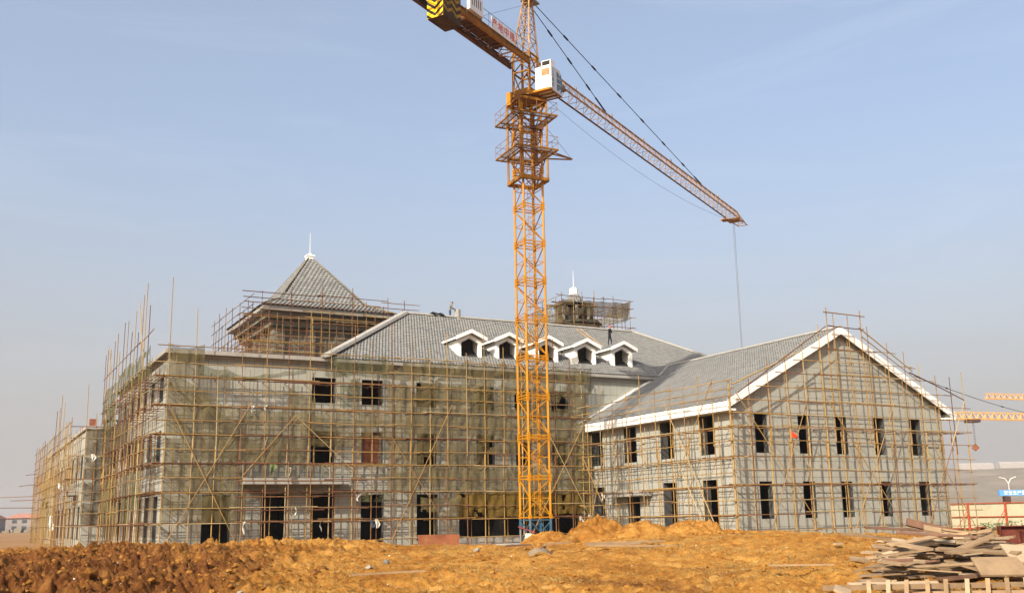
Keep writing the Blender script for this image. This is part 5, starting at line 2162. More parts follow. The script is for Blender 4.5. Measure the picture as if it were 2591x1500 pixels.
WG = 'workers on the roofs'
person('person', 'person in grey hooded jacket and jeans standing on the main roof ridge', (23.9, 9.15, ZT - 0.35), math.radians(60),
       stand(0.6, {'ell': (0.24, -0.25, 1.14), 'wrl': (0.10, -0.42, 1.10), 'hal': (0.05, -0.46, 1.12), 'elr': (-0.24, -0.25, 1.14), 'wrr': (-0.08, -0.42, 1.06), 'har': (-0.03, -0.46, 1.08)}), RAD,
       dress('cloth_grey', 'cloth_blue'), WG, 'hood')
person('person', 'person in dark clothes and red helmet standing on the slope behind the dormers', (37.22, 5.25, ZR + SL * (5.25 - YF) + 0.03), math.radians(35),
       stand(0.3, {'ell': (0.26, -0.14, 1.13), 'wrl': (0.08, -0.28, 1.10), 'hal': (0.02, -0.30, 1.11), 'wrr': (-0.20, -0.24, 1.0), 'har': (-0.14, -0.30, 0.98)},
             {'knl': (0.17, -0.10, 0.52), 'anl': (0.22, -0.05, 0.16), 'tol': (0.23, -0.20, 0.10), 'knr': (-0.14, 0.02, 0.47), 'anr': (-0.19, 0.06, 0.06), 'tor': (-0.20, -0.09, 0.02)}), RAD,
       dress('cloth_dark', 'cloth_dark'), WG, 'helmet')
person('person', 'person in pale overalls and red helmet leaning to the wall on the far left roof', (-0.62, 23.55, 10.25), math.radians(80),
       stand(1.3, {'shl': (0.19, -0.30, 1.36), 'ell': (0.22, -0.48, 1.16), 'wrl': (0.16, -0.66, 1.22), 'hal': (0.14, -0.73, 1.24), 'shr': (-0.19, -0.30, 1.36), 'elr': (-0.22, -0.46, 1.10), 'wrr': (-0.16, -0.62, 1.02), 'har': (-0.14, -0.69, 1.02)}), RAD,
       dress('cloth_white', 'cloth_white'), WG, 'helmet')
person('person', 'person in olive jacket and red helmet crouching behind the far left roof edge', (-1.15, 23.45, 9.69), math.radians(90),
       {'pelvis': (0, 0.05, 0.28), 'waist': (0, 0.0, 0.42), 'chest': (0, -0.12, 0.62), 'neck': (0, -0.2, 0.75), 'head': (0, -0.24, 0.83), 'crown': (0, -0.26, 0.94),
        'shl': (0.19, -0.14, 0.66), 'ell': (0.26, -0.26, 0.46), 'wrl': (0.16, -0.42, 0.36), 'hal': (0.12, -0.47, 0.34), 'shr': (-0.19, -0.14, 0.66), 'elr': (-0.26, -0.26, 0.46), 'wrr': (-0.16, -0.42, 0.36), 'har': (-0.12, -0.47, 0.34),
        'hil': (0.1, 0.04, 0.27), 'knl': (0.17, -0.32, 0.44), 'anl': (0.15, -0.08, 0.08), 'tol': (0.16, -0.22, 0.035), 'hir': (-0.1, 0.04, 0.27), 'knr': (-0.17, -0.32, 0.44), 'anr': (-0.15, -0.08, 0.08), 'tor': (-0.16, -0.22, 0.035)}, RAD,
       dress('cloth_olive', 'cloth_blue'), WG, 'helmet')
# trestle the leaning worker stands on
q = MB()
q.box(-1.25, 0.02, 23.2, 23.85, 10.17, 10.25)
for x in (-1.15, -0.1):
    for y in (23.28, 23.76):
        q.bar((x, y, 9.68), (x + 0.04, y, 10.18), 0.035)
q.build('trestle', 'plank', None, label='small wooden trestle on the roof edge of the far left block', cat='trestle')

# things on the main roof ---------------------------------------------------------
n = 14
q = MB()
zp = ZT - 0.12
vs = [(24.55 + r * math.cos(2 * math.pi * k / n), 9.05 + r * math.sin(2 * math.pi * k / n), zp + z) for r, z in ((0.27, 0), (0.25, 0.85), (0.19, 0.85), (0.19, 0.5)) for k in range(n)]
q.add(vs, [(i * n + k, i * n + (k + 1) % n, (i + 1) * n + (k + 1) % n, (i + 1) * n + k) for i in range(3) for k in range(n)] + [tuple(range(3 * n, 4 * n))])
q.build('vent_pipe', 'concrete', None, label='stub of grey concrete vent pipe on the main roof ridge', cat='pipe')
lad = thing('ladder', 'wooden ladder lying on the main roof slope above the dormers', 'ladder', (35.9, 4.4, 15.5))
lp = lambda x, y: Vector((x, y, ZR + SL * (y - YF) + 0.14))
for s in (-0.22, 0.22):
    q = MB()
    q.bar(lp(35.85 + s, 3.7), lp(36.0 + s, 8.4), 0.045)
    q.build('rail', 'plank_pale', lad)
for i in range(12):
    q = MB()
    t = (i + 0.6) / 12.4
    q.bar(lp(35.60 + 0.15 * t, 3.7 + 4.7 * t), lp(36.1 + 0.15 * t, 3.7 + 4.7 * t), 0.03)
    q.build('rung', 'plank_pale', lad)
q = MB()
for k in range(16):
    a, b = random.uniform(-0.5, 0.5), random.uniform(0, 0.35)
    q.obox((22.6 + a, 9.0 + jit(0.2), ZT + 0.05 + b * 0.5), (0.16, jit(0.08), jit(0.08)), (jit(0.05), 0.12, jit(0.05)), (jit(0.05), jit(0.05), 0.06))
q.build('sack_heap', 'cloth_dark', None, label='heap of dark sacks on the ridge left of the vent pipe', cat='sacks')


# rags, sheets and bags on the scaffold ---------------------------------------------
def rag(label, x, y, z, w, h, mat='rag_white', name='rag', cat='rag', group='rags hanging on the scaffolds'):
    nu, nv = 8, 10
    w, h = w * 0.62, h * 0.75
    o = random.uniform(0, 50)
    V, F = [], []
    for j in range(nv):
        t = j / (nv - 1)
        ww = w * (1 - 0.35 * t + 0.25 * math.sin(6 * t + o))
        for i in range(nu):
            s = i / (nu - 1) - 0.5
            f = 0.10 * math.sin(s * 9 + o + t * 3) + 0.05 * math.sin(s * 23 + o)
            V.append((x + s * ww + 0.06 * math.sin(5 * t + o), y - 0.05 + f * (0.3 + t) * 0.6, z - h * t * (1 + 0.18 * math.sin(s * 8 + o))))
    for j in range(nv - 1):
        for i in range(nu - 1):
            F.append((j * nu + i, j * nu + i + 1, (j + 1) * nu + i + 1, (j + 1) * nu + i))
    return put(name, np_mesh(name, np.array(V), np.array(F), mat), None, label=label, cat=cat, group=group)


rag('white rag knotted on the second walkway near the blank wall', 5.0, -1.42, 9.05, 0.25, 0.55)
rag('white rag bunched on the second walkway beside another rag', 5.85, -1.42, 9.1, 0.4, 0.4)
rag('pale sack hung on the low rail left of the first doorway', 4.55, -2.15, 1.72, 0.42, 0.9)
rag('white cloth bundle on the rail below the balcony right end', 12.2, -1.5, 3.35, 0.5, 0.5)
rag('pale cloth hanging low in front of the third doorway', 13.6, -1.5, 1.75, 0.45, 0.7)
rag('dark jacket hanging low in front of the third doorway', 13.25, -1.5, 1.7, 0.4, 0.6, 'cloth_blue', 'jacket', 'jacket', 'rags hanging on the scaffolds')
rag('green cloth hung over the balcony post', 6.4, -1.62, 5.3, 0.6, 0.85, 'rag_green')
rag('pale green cloth draped over the balcony edge', 7.45, -1.75, 5.1, 0.25, 1.1, 'rag_white')
rag('white strip dangling in the second doorway', 9.75, -1.4, 1.65, 0.12, 0.8)
rag('white strip dangling beside the third walkway', 6.0, -1.4, 7.05, 0.08, 0.7)
rag('thin pale strip dangling under the balcony', 7.9, -1.9, 2.6, 0.06, 0.7)
rag('pale cloth on the lowest walkway of the far left block', -0.4, 21.55, 6.1, 0.5, 0.9)
rag('white cloth high on the far left block scaffold', -2.0, 21.6, 7.3, 0.5, 0.7)
rag('pale cloth low on the far left block scaffold', -0.8, 21.55, 3.65, 0.4, 0.45)
rag('white sheet flapping on the outer edge of the far left scaffold', -3.9, 27.0, 5.2, 0.8, 0.6)
rag('straw sheet hanging low at the outer left edge of scaffolding', -4.0, 40.0, 4.0, 1.0, 0.9, 'straw')
rag('ragged pale net hanging low at the outer left edge', -3.95, 33.0, 2.6, 0.7, 1.5)
rag('white cloth hanging at the inner corner beside the wing', 29.6, -1.5, 1.7, 0.5, 0.7)
rag('long pale cloth hanging at the inner corner beside the wing', 30.3, -1.55, 1.8, 0.35, 1.5)
rag('pale timber-like sheet hanging under the wing canopy', 30.0, -3.9, 3.3, 0.25, 0.8)
fg = MB()
fx, fy, fz = 34.42, YW - 1.5, 6.25
fg.add([(fx, fy, fz + 0.4), (fx, fy, fz - 0.02), (fx + 0.28, fy - 0.05, fz), (fx + 0.62, fy + 0.05, fz - 0.04), (fx + 0.35, fy - 0.03, fz + 0.2)], [(0, 1, 2, 4), (4, 2, 3)])
fg.v += [(a, b + 0.004, c) for a, b, c in fg.v]
fg.f += [tuple(reversed([i + 5 for i in f])) for f in fg.f]
fg.mi = [0] * len(fg.f)
fg.build('flag', 'flag_red', None, label='small red flag tied to the gable scaffold', cat='flag')
q = MB()
q.obox((29.6, -1.25, 13.4), (0.35, 0.1, 0.12), (0, 0.15, 0.02), (-0.05, 0, 0.22))
q.build('sack', 'rag_white', None, label='white sack lying on the eave right of the crane', cat='sack')

# ================================================================== BACKGROUND
fence = thing('site_fence', 'cream corrugated fence with red posts right of the wing', 'fence', (69.6, -4, 0))
y = 6.0
while y > -22:
    q = MB()
    n = 16
    w = 1.94
    prof = []
    for i in range(n * 2 + 1):
        prof.append((y - w * i / (n * 2), 0.025 if i % 2 else 0.0))
    vs = [(69.6 + d, yy, zz) for zz in (-0.05, 2.18) for yy, d in prof]
    m = len(prof)
    q.add(vs, [(i, i + 1, m + i + 1, m + i) for i in range(m - 1)])
    q.v += [(a + 0.02, b, c) for a, b, c in q.v]
    q.f += [tuple(reversed([i + 2 * m for i in f])) for f in q.f]
    q.mi = [0] * len(q.f)
    q.build('panel', 'fence_panel', fence)
    y -= 1.95
for yy in (4.4, 0.5, -3.36, -7.2, -11.1, -15.0):
    q = MB()
    q.box(69.42, 69.55, yy - 0.08, yy + 0.08, -0.1, 2.3)
    q.build('post', 'fence_post', fence)
    q = MB()
    q.bar((69.45, yy, 1.7), (68.4, yy + 0.5, 0.0), 0.03)
    q.build('stay', 'fence_post', fence)
for z in (0.05, 1.05, 2.22):
    q = MB()
    q.box(69.5, 69.58, -22, 6, z - 0.03, z + 0.04)
    q.build('rail', 'fence_post', fence)

# gate with blue sign, beyond the fence
ga, gb = 170.0, 82.6
gt = thing('site_gate', 'gate with dark pillars under a blue sign beyond the fence', 'gate', site(ga, 80, 0))
gx = SITE_R
for b in (79.6, 85.9, 92.0):
    q = MB()
    q.obox(site(ga, b, 1.85), gx * 0.45, SITE_F * 0.5, (0, 0, 2.0))
    q.build('pillar', 'far_dark', gt)
q = MB()
q.obox(site(ga, 86.3, 4.35), gx * 7.9, SITE_F * 0.3, (0, 0, 0.46))
sg = q.build('sign_board', 'sign_blue', gt)
glyph('安全生产重于山', 0.72, site(ga - 0.32, 81.6, 4.32), gx, (0, 0, 1), 'white_letter', sg)
glyph('质量第一', 0.72, site(ga - 0.32, 87.0, 4.32), gx, (0, 0, 1), 'white_letter', sg)
lampo = thing('street_lamp', 'twin-arm street lamp standing behind the blue gate sign', 'lamp', site(190, 89.6, 0))
q = MB()
q.bar(site(190, 89.6, 0), site(190, 89.6, 6.6), 0.12, 8, 0.07)
q.build('post', 'lamp_grey', lampo)
for s, e in ((-1, 1.35), (1, 1.2)):
    q = MB()
    q.tube([site(190, 89.6, 6.3), site(190, 89.6 + s * 0.5, 7.2), site(190, 89.6 + s * e * 1.2, 7.5)], 0.09, 6)
    q.build('arm', 'lamp_grey', lampo)

# sheds on the hill top
for i, (px, w) in enumerate(((1163, 4), (1272, 10), (1180, 6))):
    pass
for lab, az, d, w, h in (('long white shed on the hill crest beside the wing scaffold', 23.9, 1700, 52, 10), ('long white shed on the hill crest further right', 25.75, 1700, 52, 10), ('grey silo on the hill crest', 26.7, 1700, 9, 16)):
    a = math.radians(az)
    c = site(d * math.cos(a), d * math.sin(a), 62.0)
    q = MB()
    if 'silo' in lab:
        q.bar(c, c + Vector((0, 0, h)), w * 0.5, 12)
        q.bar(c + Vector((0, 0, h)), c + Vector((0, 0, h + 2.5)), w * 0.5, 12, 0.4)
        q.build('silo', 'house_grey', None, label=lab, cat='silo')
    else:
        q.prism([c - SITE_R * w / 2, c - SITE_R * w / 2 + Vector((0, 0, h * 0.7)), c - SITE_R * w / 2 + Vector((0, 0, h)) + SITE_F * 7, c - SITE_R * w / 2 + Vector((0, 0, h * 0.7)) + SITE_F * 14, c - SITE_R * w / 2 + SITE_F * 14], SITE_R * w)
        q.build('shed', 'tank_white', None, label=lab, cat='shed', group='white sheds on the hill')


# distant cranes on the right
def far_crane(label, d, b0, b1, z, mast_b, hook=None):
    t = thing('distant_crane', label, 'crane', site(d, mast_b, 0), 'far orange cranes')
    q = MB()
    n = 34
    P = lambda s, p, zz: site(d + p + 18 * s, b0 + (b1 - b0) * s, z + zz)
    for p, zz in ((-0.6, 0), (0.6, 0), (0, 1.25)):
        q.bar(P(0, p, zz), P(1, p, zz), 0.13)
    j = q.build('jib', 'far_orange', t)
    q = MB()
    for i in range(n):
        s0, s1 = i / n, (i + 1) / n
        for p in (-0.6, 0.6):
            q.bar(P(s0, p, 0), P((s0 + s1) / 2, 0, 1.25), 0.08)
            q.bar(P((s0 + s1) / 2, 0, 1.25), P(s1, p, 0), 0.08)
    q.build('lattice', 'far_orange', j)
    q = MB()
    for s in (-0.9, 0.9):
        for r in (-0.9, 0.9):
            q.bar(site(d + 18 + s, mast_b + r, -0.2), site(d + 18 + s, mast_b + r, z + 6), 0.14)
    for i in range(int(z / 2)):
        q.bar(site(d + 17.1, mast_b - 0.9, i * 2.0), site(d + 17.1, mast_b + 0.9, i * 2.0 + 2), 0.09)
        q.bar(site(d + 17.1, mast_b - 0.9, i * 2.0 + 2), site(d + 18.9, mast_b - 0.9, i * 2.0), 0.09)
    q.build('mast', 'far_orange', t)
    if hook:
        q = MB()
        q.obox(P(hook, 0, -0.35), SITE_R * 1.2, SITE_F * 0.8, (0, 0, 0.3))
        tr = q.build('trolley', 'far_dark', t)
        q = MB()
        q.bar(P(hook, 0, -0.5), P(hook, 0, -4.6), 0.035)
        q.bar(P(hook + 0.004, 0, -0.5), P(hook + 0.004, 0, -4.6), 0.035)
        q.build('rope', 'far_dark', tr)
        q = MB()
        c = P(hook + 0.002, 0, -5.3)
        q.prism([c + Vector((0, 0, 0.8)), c - SITE_R * 0.7, c - Vector((0, 0, 0.6)), c + SITE_R * 0.7], SITE_F * 0.3)
        q.build('hook_block', 'rust_box', tr)
    return t


far_crane('far orange crane jib with hanging hook just right of the gable', 190, 78.4, 132.0, 18.3, 134, 0.13)
far_crane('far orange crane jib higher up at the right edge', 250, 114.8, 172.0, 28.2, 174)
q = MB()
pts = [site(95 + 3 * k, 37.2 + (70 - 37.2) * k / 12, 13.9 - 0.9 * k / 12 * 1.6 - 0.5 * math.sin(math.pi * k / 12)) for k in range(13)]
q.tube(pts, 0.03, 5)
for k in (2, 6, 10):
    d = (pts[k + 1] - pts[k]).normalized()
    q.bar(pts[k] - d * 0.3, pts[k] + d * 0.3, 0.07, 5)
q.bar(pts[-1], Vector((pts[-1].x, pts[-1].y, -0.1)), 0.15, 6)
q.build('overhead_cable', 'cable_black', None, label='thin black overhead cable running right from the gable', cat='cable')


# houses far left
def house(label, a, b, w, dpt, h, roof, wall, wins, rm='house_roof'):
    t = thing('house', label, 'house', site(a, b, -0.2), 'houses far off on the left')
    P = lambda u, v, z: site(a + v, b + u, z)
    q = MB()
    q.hexa([P(-w, 0, -0.2), P(w, 0, -0.2), P(w, dpt, -0.2), P(-w, dpt, -0.2), P(-w, 0, h), P(w, 0, h), P(w, dpt, h), P(-w, dpt, h)])
    q.build('wall', wall, t)
    q = MB()
    e = 0.8
    q.add([P(-w - e, -e, h), P(w + e, -e, h), P(w + e, dpt + e, h), P(-w - e, dpt + e, h), P(-w * 0.75, dpt / 2, h + roof), P(w * 0.75, dpt / 2, h + roof)], [(0, 1, 5, 4), (1, 2, 5), (2, 3, 4, 5), (3, 0, 4), (3, 2, 1, 0)])
    q.build('roof', rm, t)
    for (u, z, ww, hh) in wins:
        q = MB()
        q.obox(P(u, -0.05, z), SITE_R * ww, SITE_F * 0.06, (0, 0, hh))
        q.build('window', 'house_window', t)
    return t


hs = house('pale two-storey house with red roof next to the left scaffold', 520, -240.5, 12.5, 12, 6.6, 2.3, 'house_wall',
           [(-8, 5.0, 1.2, 0.8), (-3, 5.0, 1.2, 0.8), (3, 5.0, 1.2, 0.8), (8, 5.0, 1.2, 0.8), (-8, 1.8, 1.2, 0.9), (-3, 1.8, 1.2, 0.9), (3, 1.8, 1.2, 0.9)])
h2 = house('dark grey house with orange gable and red roof at left edge', 500, -258, 9, 12, 6.2, 3.0, 'house_grey', [(-5, 2.0, 1.0, 1.0), (6, 2.0, 1.0, 1.0)])
q = MB()
q.obox(site(499.4, -256.5, 3.9), SITE_R * 2.8, SITE_F * 0.4, (0, 0, 3.4))
q.build('gable_bay', 'house_orange', h2)
house('low red-roofed house far beyond the others on the left', 640, -300, 14, 12, 6, 2.5, 'house_wall', [(-6, 3, 1.2, 1), (0, 3, 1.2, 1), (6, 3, 1.2, 1)])
q = MB()
for i in range(60):
    b = -290 + i * 1.6
    h = random.uniform(0.4, 2.6)
    q.obox(site(430 + random.uniform(0, 30), b, h / 2 - 0.2), SITE_R * random.uniform(0.5, 1.6), SITE_F * random.uniform(0.5, 1.5), (jit(0.3), jit(0.3), h / 2))
q.build('scrub', 'hill_earth', None, label='low brown scrub in front of the far houses', cat='scrub', kind='stuff')

# ================================================================== FOREGROUND
def rock(rr, r, squash=0.75, sub=1):
    """Irregular clod: jittered icosphere (20 or 80 faces)."""
    t = (1 + 5 ** 0.5) / 2
    v = [(-1, t, 0), (1, t, 0), (-1, -t, 0), (1, -t, 0), (0, -1, t), (0, 1, t), (0, -1, -t), (0, 1, -t), (t, 0, -1), (t, 0, 1), (-t, 0, -1), (-t, 0, 1)]
    f = [(0, 11, 5), (0, 5, 1), (0, 1, 7), (0, 7, 10), (0, 10, 11), (1, 5, 9), (5, 11, 4), (11, 10, 2), (10, 7, 6), (7, 1, 8), (3, 9, 4), (3, 4, 2), (3, 2, 6), (3, 6, 8), (3, 8, 9), (4, 9, 5), (2, 4, 11), (6, 2, 10), (8, 6, 7), (9, 8, 1)]
    out = []
    a = rr.uniform(0, 6.28)
    for p in v:
        k = r / 1.902 * rr.uniform(0.72, 1.22)
        x, y, z = p[0] * k, p[1] * k, p[2] * k * squash
        out.append((x * math.cos(a) - y * math.sin(a), x * math.sin(a) + y * math.cos(a), z))
    return out, f


def heap(label, a, b, ra, rb, h, seed):
    """Dumped soil heap: rough mound with clods."""
    n, m = 64, 40
    V, F = [], []
    c = site(a, b)
    for j in range(m):
        rr = j / (m - 1)
        for i in range(n):
            th = 2 * math.pi * i / n
            da, db = ra * rr * math.cos(th), rb * rr * math.sin(th)
            p = site(a + da, b + db)
            gz = float(bank_height(np.array([a + da]), np.array([b + db]))[0])
            rough = float(fbm(np.array([p.x * 2.1 + seed]), np.array([p.y * 2.1]), 5, 0.6, ridge=True)[0]) - 0.55
            fine = float(fbm(np.array([p.x * 7 + seed]), np.array([p.y * 7]), 3, 0.6)[0]) - 0.5
            hz = h * (1 - rr ** 2.4) * (0.85 + 0.9 * (float(fbm(np.array([p.x * 0.9 + seed]), np.array([p.y * 0.9]), 2)[0]) - 0.5))
            V.append((p.x, p.y, gz + hz + (rough * 0.8 + fine * 0.42) * (1 - rr ** 3) * min(1, h) - 0.12 * rr ** 4))
    for j in range(m - 1):
        for i in range(n):
            F.append((j * n + i, j * n + (i + 1) % n, (j + 1) * n + (i + 1) % n, (j + 1) * n + i))
    put('dirt_heap', np_mesh('dirt_heap', np.array(V), np.array(F), 'dirt_dry'), None, label=label, cat='dirt heap', group='dumped soil heaps on the bank')


heap('low soil heap in front of the crane base', 36.5, 1.25, 1.3, 1.25, 0.42, 3)
heap('tallest pointed soil heap right of the crane base', 37.2, 2.85, 1.6, 1.5, 0.78, 9)
heap('broad soil heap between the pointed one and the round one', 37.0, 4.35, 1.5, 1.7, 0.55, 15)
heap('rounded soil heap at the right end of the row', 36.4, 6.1, 1.4, 1.25, 0.62, 22)


def scatter(name, count, fa, mat, label, cat, sizes, seed, squash=0.75, sink=0.3, dens=None):
    rr = random.Random(seed)
    mb = MB()
    k = 0
    A_, B_, S_ = [], [], []
    while len(A_) < count:
        a, b = fa(rr)
        if dens and rr.random() > dens(a, b):
            continue
        A_.append(a)
        B_.append(b)
    A_, B_ = np.array(A_), np.array(B_)
    X = CAM.x + SITE_F.x * A_ + SITE_R.x * B_
    Y = CAM.y + SITE_F.y * A_ + SITE_R.y * B_
    Z = bank_height(A_, B_) + bank_rough(A_, B_, X, Y)
    for x, y, z in zip(X, Y, Z):
        r = sizes(rr)
        v, f = rock(rr, r, squash)
        mb.add([(x + p[0], y + p[1], z + p[2] + r * (0.5 - sink) * squash) for p in v], f)
    mb.build(name, mat, None, label=label, cat=cat, kind='stuff')


def left_dens(a, b):
    s = b / a
    return 0.95 if s < -0.24 else 0.35 if s < 0.02 else 0.22


scatter('soil_clods', 4200, lambda r: ((lambda a: (a, a * r.uniform(-0.52, 0.52)))(r.uniform(13.5, 34))), 'dirt_dry', 'loose reddish soil clods over the earth bank', 'soil clods',
        lambda r: 0.012 + 0.075 * r.random() ** 3.6, 41, dens=left_dens)
scatter('large_clods', 120, lambda r: ((lambda a: (a, a * r.uniform(-0.52, -0.16)))(r.uniform(13.5, 30))), 'dirt_damp', 'big broken soil lumps at the left of the bank', 'soil clods',
        lambda r: 0.06 + 0.14 * r.random() ** 2, 43, 0.6, 0.6)
scatter('heap_clods', 700, lambda r: (r.uniform(34.2, 36.8), r.uniform(0.2, 7.4)), 'dirt_dry', 'soil crumbs fallen from the heaps', 'soil clods', lambda r: 0.03 + 0.1 * r.random() ** 2.5, 47)
scatter('pale_pebbles', 60, lambda r: ((lambda a: (a, a * r.uniform(-0.5, 0.42)))(r.uniform(14.5, 33))), 'rag_white', 'small pale stones and scraps strewn over the bank', 'pebbles', lambda r: 0.01 + 0.028 * r.random() ** 2.2, 53)


def rubble():
    rr = random.Random(8)
    for i in range(46):
        a, b = rr.uniform(40, 62), 0
        s = rr.uniform(-0.475, -0.355)
        b = a * s
        r = rr.uniform(0.12, 0.34)
        z = ground_z(a, b)
        p = site(a, b)
        v, f = rock(rr, r, 0.6)
        mb = MB()
        mb.add([(p.x + q[0], p.y + q[1], z + q[2] + 0.15 * r) for q in v], f)
        mt = rr.choice(['rubble_mix', 'rag_white', 'concrete', 'scrub_green', 'plank_red', 'dirt'])
        lab = '%s %s lump in the rubble along the left scaffold foot, %s' % ('big' if r > 0.25 else 'small', {'rubble_mix': 'grey', 'rag_white': 'white', 'concrete': 'concrete', 'scrub_green': 'green', 'plank_red': 'reddish', 'dirt': 'orange'}[mt], 'nearer part' if a < 50 else 'farther part')
        mb.build('rubble_lump', mt, None,
                 label=lab, cat='rubble', group='rubble at the foot of the left scaffold')


rubble()


# dry grass --------------------------------------------------------------------------
def grass():
    rr = np.random.default_rng(21)
    N = 9000
    a = rr.uniform(13.5, 34, N * 3)
    s = rr.uniform(-0.45, 0.5, N * 3)
    b = a * s
    X = CAM.x + SITE_F.x * a + SITE_R.x * b
    Y = CAM.y + SITE_F.y * a + SITE_R.y * b
    d = fbm(X * 0.7 + 9, Y * 0.7 + 3, 3)
    keep = (d > 0.56) & (rr.random(N * 3) < np.where(s < -0.24, 0.25, 1.0))
    a, b, X, Y = a[keep][:N], b[keep][:N], X[keep][:N], Y[keep][:N]
    Z = bank_height(a, b) + bank_rough(a, b, X, Y)
    n = len(a)
    th = rr.uniform(0, 2 * math.pi, n)
    L = rr.uniform(0.03, 0.10, n)
    w = rr.uniform(0.0025, 0.005, n)
    lean = rr.uniform(0.3, 1.1, n)
    dx, dy = np.cos(th), np.sin(th)
    V = np.zeros((n, 4, 3))
    V[:, 0] = np.stack([X - dy * w, Y + dx * w, Z - 0.01], -1)
    V[:, 1] = np.stack([X + dy * w, Y - dx * w, Z - 0.01], -1)
    V[:, 2] = np.stack([X + dx * L * lean * 0.5 + dy * w * 0.8, Y + dy * L * lean * 0.5 - dx * w * 0.8, Z + L * 0.6], -1)
    V[:, 3] = np.stack([X + dx * L * lean, Y + dy * L * lean, Z + L * (1 - lean * 0.35)], -1)
    F = np.arange(n * 4).reshape(n, 4)
    put('dry_grass', np_mesh('dry_grass', V.reshape(-1, 3), F, 'straw', False), None, label='sparse dry grass on the earth bank', cat='grass', kind='stuff')


grass()


# timber pile ---------------------------------------------------------------------------
def plank(label, a, b, z, L, w, t, yaw, pitch=0.0, roll=0.0, mat='plank', name='plank', group='loose boards in the timber pile', cat='board', ragged=True):
    """Board centred at site(a,b,z); yaw in site frame (0 = to the right)."""
    ex = (SITE_R * math.cos(yaw) + SITE_F * math.sin(yaw)) * math.cos(pitch) + Vector((0, 0, math.sin(pitch)))
    ey0 = Vector((0, 0, 1)).cross(ex).normalized()
    ez0 = ex.cross(ey0)
    ey = ey0 * math.cos(roll) + ez0 * math.sin(roll)
    ez = ex.cross(ey)
    c = site(a, b, z)
    j = (lambda: random.uniform(-0.07, 0.07)) if ragged else (lambda: 0.0)
    pts = []
    cor = [(-1 + j(), -1), (1 + j(), -1), (1 + j(), 1), (-1 + j(), 1)]
    mb = MB()
    mb.hexa([c + ex * (x * L / 2) + ey * (y * w / 2) + ez * (s * t / 2) for s in (-1, 1) for x, y in cor])
    return mb.build(name, mat, None, label=label, cat=cat, group=group)


random.seed(99)
# heap profile: centre around a=21, b from 6.4 to 10.6
for layer in range(8):
    zl = 0.42 + layer * 0.10
    cnt = (30, 34, 32, 28, 22, 16, 10, 6)[layer]
    for i in range(cnt):
        spread = 1 - layer * 0.105
        a = 19.9 + random.uniform(-3.3, 3.2) * spread
        b = a * 0.402 + random.uniform(-1.55, 2.7) * spread
        L = random.uniform(0.45, 1.5)
        w = random.uniform(0.06, 0.28)
        t = random.uniform(0.016, 0.04)
        yaw = random.gauss(-0.3, 0.6)
        mat = random.choices(['plank', 'plank_pale', 'plank_red'], [7, 2, 1])[0]
        tone = {'plank': 'brown', 'plank_pale': 'pale', 'plank_red': 'reddish'}[mat]
        rel = b - a * 0.392
        sz = ('short ' if L < 0.9 else 'long ' if L > 1.35 else '') + ('narrow ' if w < 0.15 else 'wide ' if w > 0.28 else '')
        lab = '%s%s board in %s of the timber pile, %s part' % (sz, tone, ('the bottom layer', 'the lowest layers', 'the lower layers', 'the middle', 'the middle', 'the upper layers', 'the upper layers', 'the top')[layer], ('front ' if a < 20 else 'rear ' if a > 21.6 else '') + ('left' if rel < -0.8 else 'right' if rel > 0.9 else 'central'))
        plank(lab, a, b, zl + jit(0.06), L, w, t, yaw, random.gauss(0.0, 0.11), random.gauss(0.12, 0.16), mat)
# the boards that stand out
plank('long plank slanting down to the right across the timber pile', 20.6, 9.15, 0.98, 2.3, 0.20, 0.05, -0.25, -0.23, 0.5, 'plank', ragged=False)
plank('dark upper edge plank slanting over the timber pile', 21.0, 8.75, 1.12, 1.9, 0.16, 0.05, -0.2, -0.26, 1.1, 'plank_red', ragged=False)
plank('wide pale board at the right edge of the timber pile', 17.6, 8.95, 0.80, 1.5, 0.75, 0.035, -0.2, -0.07, 0.35, 'plank_pale')
plank('broad grey-brown board lying flat in the middle of the timber pile', 19.8, 8.3, 0.93, 1.5, 0.7, 0.03, -0.4, -0.05, 0.25, 'plank')
plank('splintered batten lying crosswise on the timber pile', 19.0, 7.05, 0.92, 1.3, 0.12, 0.06, 0.55, 0.16, 0.3, 'plank_pale')
plank('thin plank sticking out left at the top of the pile', 23.4, 8.0, 1.02, 1.6, 0.12, 0.04, 0.1, -0.12, 0.2, 'plank', ragged=False)
plank('long thin plank at the top of the pile', 23.2, 9.0, 1.15, 2.6, 0.16, 0.03, -0.1, -0.07, 0.2, 'plank_red', ragged=False)
plank('pale plank pointing right off the top of the pile', 23.5, 10.4, 0.95, 2.2, 0.18, 0.05, -0.2, -0.08, 0.2, 'plank_pale', ragged=False)
plank('curved round-ended board at the front of the timber pile', 16.6, 7.55, 0.70, 0.75, 0.6, 0.03, -0.1, 0.0, 0.42, 'plank')

# slatted timber frame lying in front of the pile
pal = thing('slatted_frame', 'long slatted timber frame lying in front of the board pile', 'timber frame', site(15.6, 6.2, 0.4))
zf = 0.62


def fpl(a0, b0, z0, a1, b1, z1, w, t, name, mat):
    p0, p1 = site(a0, b0, z0), site(a1, b1, z1)
    d = (p1 - p0)
    L = d.length
    d.normalize()
    s = d.cross(Vector((0, 0, 1))).normalized()
    n = s.cross(d)
    q = MB()
    q.obox((p0 + p1) / 2, d * (L / 2), s * (w / 2), n * (t / 2))
    return q.build(name, mat, pal)


